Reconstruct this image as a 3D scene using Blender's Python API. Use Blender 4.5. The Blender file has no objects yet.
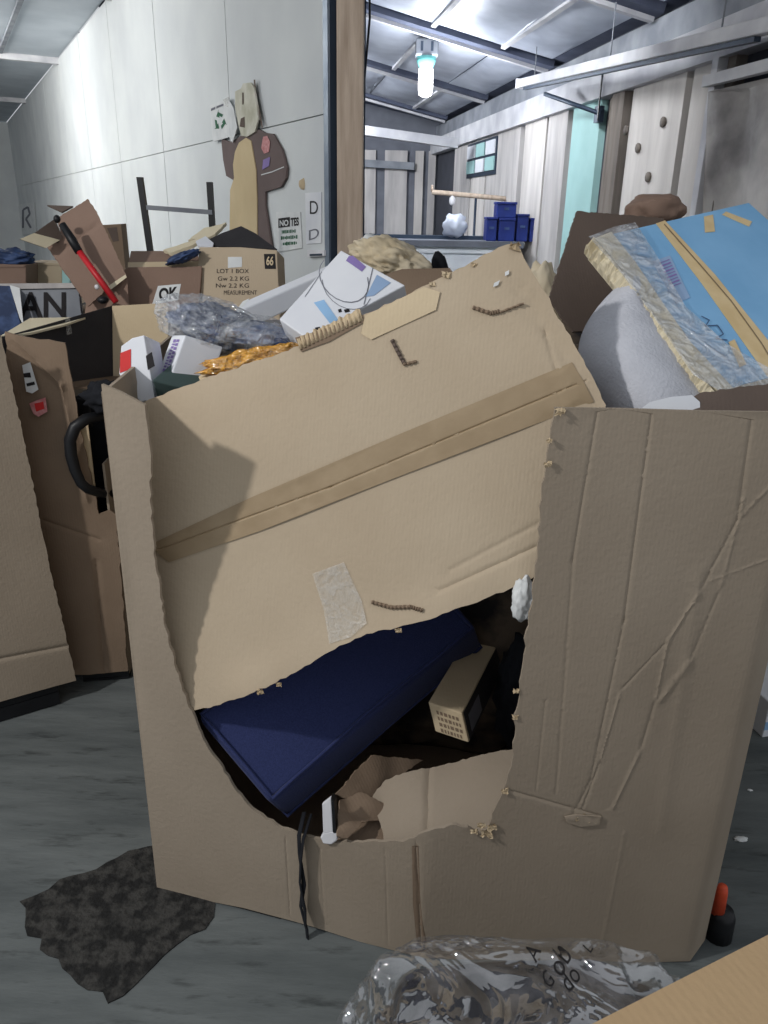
import bpy, bmesh, math, random
from mathutils import Vector, noise
from mathutils.geometry import delaunay_2d_cdt

random.seed(7)
SC = bpy.context.scene
COL = SC.collection

# ---------------------------------------------------------------- camera
H, F = 1.52, 770.0
PITCH, ROLL = math.radians(21.2), math.radians(1.1)
CAM = Vector((0, 0, H))
FW = Vector((0, math.cos(PITCH), -math.sin(PITCH)))
R0 = Vector((1, 0, 0)); U0 = Vector((0, math.sin(PITCH), math.cos(PITCH)))
RT = R0 * math.cos(ROLL) + U0 * math.sin(ROLL)
UP = U0 * math.cos(ROLL) - R0 * math.sin(ROLL)
cd = bpy.data.cameras.new('camera'); cam = bpy.data.objects.new('camera', cd); COL.objects.link(cam)
from mathutils import Matrix
M3 = Matrix((RT, UP, -FW)).transposed().to_4x4(); M3.translation = CAM
cam.matrix_world = M3
cd.sensor_fit = 'VERTICAL'; cd.sensor_height = 32.0; cd.lens = F / 1024 * 32.0
cd.clip_start = 0.02; cd.clip_end = 200
SC.camera = cam

# ---------------------------------------------------------------- world, lights, exposure
w = bpy.data.worlds.new('world'); SC.world = w; w.use_nodes = True
w.node_tree.nodes['Background'].inputs[0].default_value = (0.86, 0.90, 0.95, 1)
w.node_tree.nodes['Background'].inputs[1].default_value = 0.52

def area(name, loc, target, size, power, col):
    l = bpy.data.lights.new(name, 'AREA'); l.shape = 'DISK'; l.size = size; l.energy = power; l.color = col
    o = bpy.data.objects.new(name, l); COL.objects.link(o); o.location = loc
    o.rotation_euler = (Vector(target) - Vector(loc)).to_track_quat('-Z', 'Y').to_euler()
    return o
area('hall_light', (0.0, 3.1, 4.3), (0.0, 2.4, 0), 1.8, 205, (1.0, 0.98, 0.95))
kl = bpy.data.lights.new('hall_bulb_light', 'POINT'); kl.energy = 165; kl.shadow_soft_size = 0.07; kl.color = (1.0, 0.98, 0.95)
ko = bpy.data.objects.new('hall_bulb_light', kl); COL.objects.link(ko); ko.location = (-2.36, 0.28, 2.7)
area('hall_light', (-6.2, 9.0, 3.0), (-4.6, 12.5, 2.0), 1.4, 120, (1.0, 0.99, 0.96))  # unseen fill added to brighten the far end of the white wall
area('hall_light', (-4.4, 6.2, 3.2), (-2.4, 8.2, 2.0), 1.6, 85, (1.0, 0.99, 0.96))
area('back_room_light', (0.35, 4.75, 2.92), (0.7, 8.2, 1.5), 0.7, 62, (0.93, 0.96, 1.0))
area('back_room_light', (-1.3, 8.6, 2.85), (0.2, 10.2, 1.6), 0.7, 60, (0.90, 0.94, 1.0))  # added fill hidden behind the partition, brightens back wall and far roof
SC.view_settings.view_transform = 'Standard'; SC.view_settings.look = 'None'
SC.view_settings.gamma = 1; SC.view_settings.use_curve_mapping = False
SC.view_settings.exposure = 0.3

# ---------------------------------------------------------------- geometry helpers
def V(*a): return Vector(a)
def ray(x, y): return FW * F + RT * (x - 384) - UP * (y - 512)
def atY(x, y, Y): d = ray(x, y); return CAM + d * (Y / d.y)
def atZ(x, y, z): d = ray(x, y); return CAM + d * ((z - H) / d.z)
def PL(x, y, p, n): d = ray(x, y); return CAM + d * ((p - CAM).dot(n) / d.dot(n))

ORG = {}
def org(o): return ORG.get(o.name, Vector((0, 0, 0)))

def setp(o, label=None, cat=None, group=None, kind=None):
    if label: o['label'] = label
    if cat: o['category'] = cat
    if group: o['group'] = group
    if kind: o['kind'] = kind
    return o

def thing(name, label, cat, loc=(0, 0, 0), group=None):
    o = bpy.data.objects.new(name, None); COL.objects.link(o)
    o.location = loc; o.empty_display_size = 0.1; ORG[o.name] = Vector(loc)
    return setp(o, label, cat, group)

def mesh(name, vs, fs, mat, parent=None, uvs=None, smooth=False):
    """one mesh object; vs in world coordinates"""
    vs = [Vector(v) for v in vs]
    me = bpy.data.meshes.new(name)
    if parent:
        o0 = org(parent)
    else:
        xs = [v.x for v in vs]; ys = [v.y for v in vs]
        o0 = Vector(((min(xs) + max(xs)) / 2, (min(ys) + max(ys)) / 2, min(v.z for v in vs)))
    me.from_pydata([v - o0 for v in vs], [], fs)
    me.update()
    bm = bmesh.new(); bm.from_mesh(me)
    bmesh.ops.recalc_face_normals(bm, faces=bm.faces)
    bm.to_mesh(me); bm.free()
    ul = me.uv_layers.new(name='UVMap')
    for p in me.polygons:
        n = p.normal
        for li in p.loop_indices:
            vi = me.loops[li].vertex_index
            if uvs:
                ul.data[li].uv = uvs[vi]
            else:
                c = me.vertices[vi].co
                if abs(n.z) >= abs(n.x) and abs(n.z) >= abs(n.y): ul.data[li].uv = (c.x, c.y)
                elif abs(n.x) > abs(n.y): ul.data[li].uv = (c.y, c.z)
                else: ul.data[li].uv = (c.x, c.z)
        p.use_smooth = smooth
    me.materials.append(mat)
    o = bpy.data.objects.new(name, me); COL.objects.link(o)
    if parent: o.parent = parent
    else: o.location = o0
    ORG[o.name] = o0
    return o

BOXF = [(0, 1, 2, 3), (4, 7, 6, 5), (0, 4, 5, 1), (1, 5, 6, 2), (2, 6, 7, 3), (3, 7, 4, 0)]
def obox(name, p, a, b, c, mat, parent=None, bevel=0, seg=2):
    """box from a corner and three edge vectors"""
    p, a, b, c = (Vector(t) for t in (p, a, b, c))
    q = [p, p + a, p + a + b, p + b]
    o = mesh(name, q + [t + c for t in q], BOXF, mat, parent)
    if bevel: bev(o, bevel, seg)
    return o

def bx(name, x0, x1, y0, y1, z0, z1, mat, parent=None, bevel=0, seg=2):
    return obox(name, (x0, y0, z0), (x1 - x0, 0, 0), (0, y1 - y0, 0), (0, 0, z1 - z0), mat, parent, bevel, seg)

def bev(o, wd, seg=2):
    me = o.data
    bm = bmesh.new(); bm.from_mesh(me)
    bmesh.ops.bevel(bm, geom=list(bm.edges), offset=wd, segments=seg, affect='EDGES', profile=0.5)
    bm.to_mesh(me); bm.free()
    for p in me.polygons: p.use_smooth = seg > 2

def prism(name, pts, dv, mat, parent=None, bevel=0):
    """polygon of 3D points extruded by a vector"""
    n = len(pts); dv = Vector(dv)
    vs = [Vector(p) for p in pts] + [Vector(p) + dv for p in pts]
    fs = [tuple(range(n)), tuple(range(2 * n - 1, n - 1, -1))] + [(i, (i + 1) % n, n + (i + 1) % n, n + i) for i in range(n)]
    o = mesh(name, vs, fs, mat, parent)
    if bevel: bev(o, bevel)
    return o

def rough(poly, step, amp, seed=0, keep=()):
    """subdivide an outline and jitter it like a torn edge; sides listed in keep stay straight"""
    rnd = random.Random(seed); out = []
    n = len(poly)
    for i in range(n):
        a, b = Vector(poly[i]), Vector(poly[(i + 1) % n])
        L = (b - a).length; k = max(1, int(L / step))
        d = (b - a) / max(L, 1e-6); pn = Vector((-d.y, d.x))
        for j in range(k):
            t = j / k; q = a.lerp(b, t)
            if j and i not in keep: q = q + pn * rnd.uniform(-amp, amp)
            out.append((q.x, q.y))
    return out

def segdist(p, a, b):
    ab = b - a; t = max(0, min(1, (p - a).dot(ab) / max(ab.length_squared, 1e-9)))
    return (p - a - ab * t).length

def sheet(name, poly, mapf, thick, mat, parent=None, res=0.02, disp=None, creases=(), smooth=True):
    """board with a free outline in (u, v) metres, real thickness, creases pressed in. mapf(u,v,d)->3D"""
    pts = [Vector(p) for p in poly]; n = len(pts)
    us = [p.x for p in pts]; vs_ = [p.y for p in pts]
    def inside(q):
        c = False; j = n - 1
        for i in range(n):
            a, b = pts[i], pts[j]
            if (a.y > q.y) != (b.y > q.y) and q.x < (b.x - a.x) * (q.y - a.y) / (b.y - a.y) + a.x: c = not c
            j = i
        return c
    inner = []
    u = min(us) + res * 0.5; row = 0
    while u < max(us):
        v = min(vs_) + res * (0.5 if row % 2 else 0.25)
        while v < max(vs_):
            inner.append(Vector((u, v))); v += res
        u += res; row += 1
    cr = [(Vector(a), Vector(b), wd, dp) for a, b, wd, dp in creases]
    for a, b, wd, dp in cr:
        L = (b - a).length; k = max(2, int(L / max(wd * 2.0, 0.009))); d = (b - a).normalized(); pn = Vector((-d.y, d.x))
        for i in range(k + 1):
            for s in (-4.4, -2.6, -1.6, -0.8, 0, 0.8, 1.6, 2.6, 4.4): inner.append(a.lerp(b, i / k) + pn * (s * wd))
    inner = [q for q in inner if inside(q) and min(segdist(q, pts[i], pts[(i + 1) % n]) for i in range(n)) > res * 0.22]
    allp = pts + inner
    r = delaunay_2d_cdt(allp, [(i, (i + 1) % n) for i in range(n)], [], 1, 1e-6)
    P2, tris = r[0], r[2]
    # boundary loop from the triangles
    def dd(q):
        t = disp(q.x, q.y) if disp else 0
        for a, b, wd, dp in cr: t += dp * math.exp(-(segdist(q, a, b) / wd) ** 2)
        return t
    ds = [dd(q) for q in P2]
    top = [mapf(q.x, q.y, d) for q, d in zip(P2, ds)]
    bot = [mapf(q.x, q.y, d - thick) for q, d in zip(P2, ds)]
    N = len(P2); fs = []; ec = {}
    for t in tris:
        fs.append(tuple(t)); fs.append(tuple(N + i for i in reversed(t)))
        for i in range(3):
            e = (t[i], t[(i + 1) % 3]); k = (min(e), max(e)); ec.setdefault(k, []).append(e)
    for k, l in ec.items():
        if len(l) == 1:
            a, b = l[0]; fs.append((b, a, N + a, N + b))
    uv = [(q.x, q.y) for q in P2] * 2
    o = mesh(name, top + bot, fs, mat, parent, uv, smooth)
    if smooth:
        me = o.data
        bm = bmesh.new(); bm.from_mesh(me)
        for e in bm.edges:
            if len(e.link_faces) == 2 and e.calc_face_angle(0) > math.radians(40): e.smooth = False
        bm.to_mesh(me); bm.free()
    return o

def shred(name, p, s, mat, parent, seed):
    rnd = random.Random(seed); vs = []; fs = []
    a = Vector((1, 0.1, 0)); b = Vector((0, 0.2, 1)).normalized(); c = Vector((0, -1, 0.1))
    K = 5
    for i in range(K):
        for j in range(K):
            k = s * 0.5
            vs.append(Vector(p) + a * ((i / (K - 1) - .5) * 2.2 * s + rnd.uniform(-k, k) * .7) + b * ((j / (K - 1) - .5) * 1.5 * s + rnd.uniform(-k, k) * .8) + c * rnd.uniform(0, s * .9))
    n = len(vs); vs += [v - c * 0.0012 for v in vs]
    for i in range(K - 1):
        for j in range(K - 1):
            q = (i * K + j, i * K + j + 1, (i + 1) * K + j + 1, (i + 1) * K + j); fs.append(q); fs.append(tuple(n + t for t in reversed(q)))
    return mesh(name, vs, fs, mat, parent)

class Plane:
    def __init__(s, o, n, uhint=None):
        s.o = Vector(o); s.n = Vector(n).normalized()
        s.u = (Vector(uhint) if uhint is not None else Vector((0, 0, 1)).cross(s.n)).copy()
        s.u -= s.n * s.u.dot(s.n); s.u.normalize()
        s.v = s.n.cross(s.u)
        if s.v.z < 0 and uhint is None: s.u, s.v = -s.u, -s.v
    def map(s, u, v, d=0): return s.o + s.u * u + s.v * v + s.n * d
    def pix(s, x, y):
        p = PL(x, y, s.o, s.n) - s.o; return (p.dot(s.u), p.dot(s.v))
    def at(s, x, y, d=0):
        u, v = s.pix(x, y); return s.map(u, v, d)
    def poly(s, pp): return [s.pix(*p) for p in pp]
def plane3(a, b, c):
    n = (b - a).cross(c - a)
    if n.dot(CAM - a) < 0: n = -n
    return Plane(a, n)

def psheet(name, pixpoly, pl, thick, mat, parent=None, res=0.03, disp=None, off=0, jag=0, seed=1, keep=(), creases=(), step=None):
    poly = pl.poly(pixpoly)
    if jag: poly = rough(poly, step or jag * 4, jag, seed, keep)
    cr = [(pl.pix(*a), pl.pix(*b), wd, dp) for a, b, wd, dp in creases]
    return sheet(name, poly, lambda u, v, d: pl.map(u, v, d + off), thick, mat, parent, res, disp, cr)

def tube(name, pts, r, mat, parent=None, seg=8, flat=1.0, closed=False):
    pts = [Vector(p) for p in pts]; n = len(pts); vs = []; fs = []
    rr = r if isinstance(r, (list, tuple)) else [r] * n
    prev = None
    for i, p in enumerate(pts):
        if closed: t = pts[(i + 1) % n] - pts[i - 1]
        else: t = pts[min(i + 1, n - 1)] - pts[max(i - 1, 0)]
        t.normalize()
        if prev is None: a = t.orthogonal().normalized()
        else: a = (prev - t * prev.dot(t)).normalized()
        prev = a; b = t.cross(a)
        for k in range(seg):
            th = 2 * math.pi * k / seg
            vs.append(p + a * (math.cos(th) * rr[i]) + b * (math.sin(th) * rr[i] * flat))
    for i in range(n if closed else n - 1):
        j = (i + 1) % n
        for k in range(seg):
            fs.append((i * seg + k, i * seg + (k + 1) % seg, j * seg + (k + 1) % seg, j * seg + k))
    if not closed:
        fs.append(tuple(reversed(range(seg)))); fs.append(tuple(range((n - 1) * seg, n * seg)))
    return mesh(name, vs, fs, mat, parent, smooth=True)

def lathe(name, prof, c, mat, parent=None, seg=16, axis=None):
    vs = []; fs = []; c = Vector(c)
    for r, z in prof:
        for k in range(seg):
            th = 2 * math.pi * k / seg; vs.append(c + Vector((r * math.cos(th), r * math.sin(th), z)))
    for i in range(len(prof) - 1):
        for k in range(seg):
            fs.append((i * seg + k, i * seg + (k + 1) % seg, (i + 1) * seg + (k + 1) % seg, (i + 1) * seg + k))
    fs.append(tuple(reversed(range(seg)))); fs.append(tuple(range((len(prof) - 1) * seg, len(prof) * seg)))
    return mesh(name, vs, fs, mat, parent, smooth=True)

def blob(name, c, rx, ry, rz, mat, parent=None, sub=4, amp=0.2, freq=2.2, seed=0, ex=1.0, rot=0, tilt=None, ridge=0.0, octv=3):
    """crumpled closed lump: super-ellipsoid pushed about by noise"""
    bm = bmesh.new(); bmesh.ops.create_icosphere(bm, subdivisions=sub, radius=1)
    so = Vector((seed * 3.1, seed * 1.7, seed * 5.3)); c = Vector(c)
    cr, sr = math.cos(rot), math.sin(rot)
    vs = []
    for v in bm.verts:
        d = v.co.normalized()
        e = Vector([math.copysign(abs(t) ** ex, t) for t in d])
        k = 1 + amp * noise.fractal(d * freq + so, 1.2, 2.0, octv)
        if ridge: k += ridge * (0.5 - abs(noise.noise(d * freq * 2.6 + so * 2)) * 2)
        p = Vector((e.x * rx, e.y * ry, e.z * rz)) * k
        if tilt is not None: p.z += p.x * tilt
        vs.append(c + Vector((p.x * cr - p.y * sr, p.x * sr + p.y * cr, p.z)))
    fs = [tuple(v.index for v in f.verts) for f in bm.faces]
    bm.free()
    return mesh(name, vs, fs, mat, parent, smooth=True)

def text(name, s, size, pl, px, py, mat, parent, off=0.001, ang=0, sx=1.0, bold=0.0, align='CENTER'):
    """flat lettering on a plane, centred on a point of it"""
    cu = bpy.data.curves.new(name, 'FONT'); cu.body = s; cu.size = size; cu.align_x = align; cu.align_y = 'CENTER'
    cu.offset = bold
    t = bpy.data.objects.new('t', cu); COL.objects.link(t)
    me = bpy.data.meshes.new_from_object(t.evaluated_get(bpy.context.evaluated_depsgraph_get()))
    bpy.data.objects.remove(t); bpy.data.curves.remove(cu)
    u0, v0 = pl.pix(px, py); ca, sa = math.cos(ang), math.sin(ang); o0 = org(parent)
    for v in me.vertices:
        x, y = v.co.x * sx, v.co.y
        v.co = pl.map(u0 + x * ca - y * sa, v0 + x * sa + y * ca, off) - o0
    me.materials.clear(); me.materials.append(mat)
    o = bpy.data.objects.new(name, me); COL.objects.link(o); o.parent = parent; ORG[o.name] = o0
    return o

def fit(name, s, pl, x0, y0, x1, y1, mat, parent, off=0.001, bold=0.0, skew=0.0):
    o = text(name, s, 0.1, pl, (x0 + x1) / 2, (y0 + y1) / 2, mat, parent, off, bold=bold); me = o.data; o0 = org(parent)
    q = [(v.co + o0 - pl.o) for v in me.vertices]; us = [t.dot(pl.u) for t in q]; vs = [t.dot(pl.v) for t in q]
    a, b, c, d = min(us), max(us), min(vs), max(vs)
    for v, u_, w_ in zip(me.vertices, us, vs):
        fx, fy = (u_ - a) / (b - a), 1 - (w_ - c) / (d - c)
        v.co = pl.at(x0 + (x1 - x0) * fx, y0 + (y1 - y0) * fy + skew * (fx - .5), off) - o0
    return o

def strokes(name, pl, quads, mat, parent, off=0.001):
    """flat print: many quads given as pixel 4-gons on a plane, joined"""
    vs = []; fs = []
    for q in quads:
        k = len(vs); vs += [pl.at(x, y, off) for x, y in q]; fs.append(tuple(range(k, k + len(q))))
    o0 = org(parent); me = bpy.data.meshes.new(name); me.from_pydata([v - o0 for v in vs], [], fs); me.update()
    me.materials.append(mat); o = bpy.data.objects.new(name, me); COL.objects.link(o); o.parent = parent; ORG[o.name] = o0
    return o
def line_quads(pts, wd):
    out = []
    for a, b in zip(pts[:-1], pts[1:]):
        a = Vector(a); b = Vector(b); d = (b - a).normalized(); n = Vector((-d.y, d.x)) * wd / 2
        out.append([tuple(a + n), tuple(b + n), tuple(b - n), tuple(a - n)])
    return out

def ridges(name, a, b, wv, n, amp, nrm, mat, parent):
    """row of bare corrugation flutes between a and b; wv = width vector"""
    a = Vector(a); b = Vector(b); wv = Vector(wv); vs = []; fs = []
    K = n * 6
    for i in range(K + 1):
        t = i / K; p = a.lerp(b, t) + Vector(nrm) * (amp * (0.5 + 0.5 * math.sin(2 * math.pi * t * n)))
        r = 1 + 0.25 * noise.noise(Vector((t * n * 1.3, 0.2, n)))
        vs += [p, p + wv * r, p + wv * r - Vector(nrm) * 0.004, p - Vector(nrm) * 0.004]
    for i in range(K):
        for k in range(4):
            fs.append((i * 4 + k, i * 4 + (k + 1) % 4, i * 4 + 4 + (k + 1) % 4, i * 4 + 4 + k))
    fs += [(3, 2, 1, 0), (K * 4, K * 4 + 1, K * 4 + 2, K * 4 + 3)]
    return mesh(name, vs, fs, mat, parent, smooth=True)

# ---------------------------------------------------------------- materials
def srgb(r, g, b):
    return tuple((c / 255 / 12.92 if c / 255 <= 0.04045 else ((c / 255 + 0.055) / 1.055) ** 2.4) for c in (r, g, b)) + (1,)

def mat(name, c, c2=None, rough=0.8, scale=6, bump=0.0, bscale=60, metal=0, coords='Object', flutes=0.0, spec=0.3,
        sheen=0, detail=5, lo=0.35, hi=0.65, stretch=None, emit=0):
    m = bpy.data.materials.new(name); m.use_nodes = True; nt = m.node_tree; N = nt.nodes; L = nt.links
    b = N['Principled BSDF']; b.inputs['Roughness'].default_value = rough; b.inputs['Metallic'].default_value = metal
    b.inputs['Specular IOR Level'].default_value = spec
    if sheen: b.inputs['Sheen Weight'].default_value = sheen
    tc = N.new('ShaderNodeTexCoord'); src = tc.outputs[coords]
    if stretch:
        mp = N.new('ShaderNodeMapping'); mp.inputs['Scale'].default_value = stretch; L.new(src, mp.inputs[0]); src2 = mp.outputs[0]
    else: src2 = src
    c2 = c2 or tuple(x * 0.82 for x in c[:3]) + (1,)
    nz = N.new('ShaderNodeTexNoise'); nz.inputs['Scale'].default_value = scale; nz.inputs['Detail'].default_value = detail
    L.new(src2, nz.inputs['Vector'])
    cr = N.new('ShaderNodeValToRGB'); cr.color_ramp.elements[0].position = lo; cr.color_ramp.elements[1].position = hi
    cr.color_ramp.elements[0].color = c2; cr.color_ramp.elements[1].color = c
    L.new(nz.outputs[0], cr.inputs[0]); L.new(cr.outputs[0], b.inputs['Base Color'])
    last = None
    if bump:
        n2 = N.new('ShaderNodeTexNoise'); n2.inputs['Scale'].default_value = bscale; n2.inputs['Detail'].default_value = 6
        L.new(src2, n2.inputs['Vector'])
        bp = N.new('ShaderNodeBump'); bp.inputs['Strength'].default_value = bump; bp.inputs['Distance'].default_value = 0.01
        L.new(n2.outputs[0], bp.inputs['Height']); last = bp
    if flutes:
        wv = N.new('ShaderNodeTexWave'); wv.bands_direction = 'X'; wv.inputs['Scale'].default_value = 0.314 / 0.0075
        wv.inputs['Distortion'].default_value = 0.3; wv.inputs['Detail'].default_value = 1
        L.new(src, wv.inputs['Vector'])
        bp = N.new('ShaderNodeBump'); bp.inputs['Strength'].default_value = flutes; bp.inputs['Distance'].default_value = 0.0012
        L.new(wv.outputs[0], bp.inputs['Height'])
        if last: L.new(last.outputs[0], bp.inputs['Normal'])
        last = bp
    if last: L.new(last.outputs[0], b.inputs['Normal'])
    if emit:
        b.inputs['Emission Color'].default_value = c; b.inputs['Emission Strength'].default_value = emit
    return m

def film(name, col, amount, rough=0.12, bump=0.6, bscale=18, body=0.3):
    """thin plastic film: mostly see-through, crinkled gloss over a little milky body"""
    m = bpy.data.materials.new(name); m.use_nodes = True; nt = m.node_tree; N = nt.nodes; L = nt.links
    N.remove(N['Principled BSDF'])
    df = N.new('ShaderNodeBsdfDiffuse'); df.inputs[0].default_value = col
    gs = N.new('ShaderNodeBsdfGlossy'); gs.inputs['Color'].default_value = (0.95, 0.96, 0.98, 1); gs.inputs['Roughness'].default_value = rough
    tc = N.new('ShaderNodeTexCoord')
    nz = N.new('ShaderNodeTexNoise'); nz.inputs['Scale'].default_value = bscale; nz.inputs['Detail'].default_value = 3; nz.inputs['Distortion'].default_value = 1.5
    L.new(tc.outputs['Object'], nz.inputs['Vector'])
    bp = N.new('ShaderNodeBump'); bp.inputs['Strength'].default_value = bump; bp.inputs['Distance'].default_value = 0.04
    L.new(nz.outputs[0], bp.inputs['Height'])
    for b in (df, gs): L.new(bp.outputs[0], b.inputs['Normal'])
    m1 = N.new('ShaderNodeMixShader'); m1.inputs[0].default_value = 1 - body
    L.new(df.outputs[0], m1.inputs[1]); L.new(gs.outputs[0], m1.inputs[2])
    mr = N.new('ShaderNodeMapRange'); mr.inputs[1].default_value = 0.35; mr.inputs[2].default_value = 0.7
    mr.inputs[3].default_value = amount * 0.6; mr.inputs[4].default_value = min(1, amount * 1.5); L.new(nz.outputs[0], mr.inputs[0])
    tr = N.new('ShaderNodeBsdfTransparent'); mx = N.new('ShaderNodeMixShader')
    L.new(mr.outputs[0], mx.inputs[0]); L.new(tr.outputs[0], mx.inputs[1]); L.new(m1.outputs[0], mx.inputs[2])
    L.new(mx.outputs[0], N['Material Output'].inputs[0])
    return m

def cboard(name, rgb, rgb2=None, **k):
    a = dict(rough=0.85, scale=3.5, bump=0.12, bscale=90, coords='UV', flutes=0.25, lo=0.3, hi=0.7); a.update(k)
    c = srgb(*rgb); return mat(name, c, srgb(*rgb2) if rgb2 else tuple(x * 0.86 for x in c[:3]) + (1,), **a)

KRAFT = cboard('kraft_cardboard', (188, 172, 149), (177, 160, 137), flutes=0.1)
KRAFT_P = cboard('kraft_pale', (206, 188, 158), (194, 175, 144), flutes=0.1)
KRAFT_G = cboard('kraft_greyish', (156, 143, 127), (146, 133, 117), flutes=0.07)
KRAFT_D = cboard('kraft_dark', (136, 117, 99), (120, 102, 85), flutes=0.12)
KRAFT_R = cboard('kraft_reddish', (146, 122, 108), (128, 106, 93), flutes=0.1)
KRAFT_B = cboard('kraft_brown_dark', (104, 91, 83), (90, 78, 71), flutes=0.1)
KRAFT_E = cboard('kraft_torn_core', (206, 188, 158), (176, 154, 122), bump=0.5)
FORE = cboard('kraft_tan', (178, 152, 118), (168, 142, 108), flutes=0.1)
CREAM = cboard('cream_board', (222, 212, 186), (206, 194, 166), flutes=0.1)
TAPE = mat('brown_tape', srgb(162, 142, 114), srgb(153, 133, 105), rough=0.55, scale=14, coords='UV', bump=0.15, bscale=30, spec=0.35)
TAPE_D = mat('brown_paper_tape', srgb(154, 131, 101), srgb(144, 121, 92), rough=0.6, scale=9, coords='UV', bump=0.2, bscale=20, stretch=(14, 1.5, 1), spec=0.3)
CLEAR = film('clear_tape', (0.75, 0.74, 0.70, 1), 0.18, 0.35, 0.2, 60, 0.9)
FILM = film('clear_film', (0.86, 0.89, 0.92, 1), 0.32, 0.06, 0.9, 20, 0.5)
FILM_B = film('clear_bag_film', (0.62, 0.62, 0.63, 1), 0.28, 0.04, 1.0, 6, 0.15)
FILM_O = film('orange_film', (0.85, 0.42, 0.05, 1), 0.75, 0.15, 0.8, 25, 0.8)
NAVY = mat('navy_fabric', srgb(54, 62, 104), srgb(46, 54, 92), rough=0.95, scale=300, bump=0.3, bscale=500, sheen=0.1, spec=0.1)
BLACK = mat('black_plastic', srgb(30, 31, 34), srgb(22, 23, 26), rough=0.45, scale=8)
BLACKF = mat('black_fabric', srgb(26, 28, 34), srgb(18, 20, 26), rough=0.9, scale=30)
DARK = cboard('dark_board', (62, 60, 62), (46, 45, 48), flutes=0.1)
WHITE = mat('white_card', srgb(226, 228, 232), srgb(212, 215, 222), rough=0.6, scale=5, coords='UV')
WHITEP = mat('white_plastic', srgb(226, 226, 230), rough=0.45, scale=5)
PAPER = mat('white_paper', srgb(224, 226, 226), srgb(206, 209, 210), rough=0.8, scale=9)
FOAM = mat('grey_foam', srgb(196, 198, 206), srgb(184, 186, 194), rough=0.9, scale=14, bump=0.35, bscale=160)
BLUE = mat('blue_printed_card', srgb(138, 188, 228), srgb(124, 176, 218), rough=0.55, scale=6, coords='UV', bump=0.1, bscale=20)
TANP = mat('tan_print', srgb(222, 198, 154), srgb(210, 184, 138), rough=0.6, scale=20, coords='UV')
GREYB = mat('grey_blue_card', srgb(150, 176, 210), rough=0.6)  # flat grey-blue for the shipping label and the grey carton face
PURPLE = mat('purple_ink', srgb(138, 120, 178), rough=0.7)
LBLUE = mat('pale_blue_ink', srgb(150, 190, 228), rough=0.7)
INK = mat('black_ink', srgb(38, 36, 38), rough=0.8)
INKG = mat('grey_ink', srgb(120, 122, 132), rough=0.8)
GREEN = mat('green_ink', srgb(52, 104, 78), rough=0.8)
RED = mat('red_paint', srgb(196, 40, 48), srgb(170, 32, 40), rough=0.4, scale=10)
REDL = mat('red_label', srgb(206, 44, 44), rough=0.6)
PINK = mat('pink_sticker', srgb(204, 150, 150), srgb(180, 110, 112), rough=0.6, scale=60)
ORANGE = mat('orange_plastic', srgb(220, 86, 54), rough=0.5)
BLUEB = mat('blue_bin_plastic', srgb(34, 52, 124), srgb(26, 40, 104), rough=0.5)
NAVYP = mat('dark_blue_stuff', srgb(64, 84, 124), srgb(36, 52, 84), rough=0.6, scale=14, lo=0.42, hi=0.58)
WALLM = mat('painted_wall_panel', srgb(214, 218, 218), srgb(202, 206, 208), rough=0.75, scale=1.6, bump=0.05, bscale=12)
SEAM = mat('seam_dark', srgb(166, 168, 170), rough=0.9)
STEEL = mat('galvanised_trim', srgb(150, 160, 172), srgb(120, 132, 148), rough=0.4, metal=0.6, scale=8)
STEELD = mat('dark_steel', srgb(54, 66, 82), rough=0.5, metal=0.4)
POSTW = mat('post_timber', srgb(204, 186, 168), srgb(176, 157, 140), rough=0.85, scale=5, stretch=(6, 6, 0.6), bump=0.2, bscale=20)
PLY = mat('weathered_board', srgb(208, 203, 198), srgb(184, 179, 175), rough=0.85, scale=2.5, stretch=(3, 3, 0.5), bump=0.15, bscale=15)
PLY2 = mat('weathered_board_grey', srgb(194, 190, 187), srgb(166, 162, 161), rough=0.85, scale=3, stretch=(3, 3, 0.5), bump=0.15, bscale=15)
TEALW = mat('teal_board', srgb(164, 202, 200), srgb(152, 190, 188), rough=0.7, scale=3)
BRWNW = mat('brown_board', srgb(124, 116, 108), srgb(100, 93, 88), rough=0.85, scale=4, stretch=(4, 4, 0.5))
BEAMW = mat('white_timber', srgb(206, 206, 208), srgb(176, 176, 182), rough=0.8, scale=4, bump=0.1, bscale=12)
GAPM = mat('board_gap', srgb(70, 72, 80), rough=0.9)
DARKW = mat('dark_backing', srgb(112, 115, 124), rough=0.9)
RAFTER = mat('rafter_timber', srgb(92, 98, 116), srgb(74, 80, 98), rough=0.85, scale=5)
FOIL = mat('foil_insulation', srgb(196, 202, 214), srgb(160, 166, 180), rough=0.5, metal=0.15, scale=3, bump=0.35, bscale=7, lo=0.3, hi=0.7)
TARP = mat('grey_tarp', srgb(206, 202, 198), srgb(116, 113, 113), rough=0.7, scale=2.2, bump=0.5, bscale=12)  # dark shading of the folds is put into the noise colour
HALLC = mat('hall_roof_sheet', srgb(196, 203, 210), srgb(180, 188, 196), rough=0.6, scale=2)
TEALL = mat('teal_lamp_plastic', srgb(110, 190, 186), rough=0.3)
BULB = mat('lit_bulb', (1, 0.98, 0.95, 1), (1, 0.98, 0.95, 1), emit=14)
GREYM = mat('grey_paint', srgb(146, 150, 156), srgb(120, 124, 132), rough=0.7, scale=5)
DARKG = mat('dark_green_card', srgb(72, 90, 88), rough=0.7)
PAPERB = mat('kraft_paper', srgb(216, 204, 180), srgb(196, 180, 150), rough=0.85, scale=7, bump=0.25, bscale=14)
FILLM = mat('packing_rubble', srgb(96, 84, 72), srgb(40, 38, 40), rough=0.9, scale=9, bump=0.8, bscale=14, lo=0.42, hi=0.58)
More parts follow.
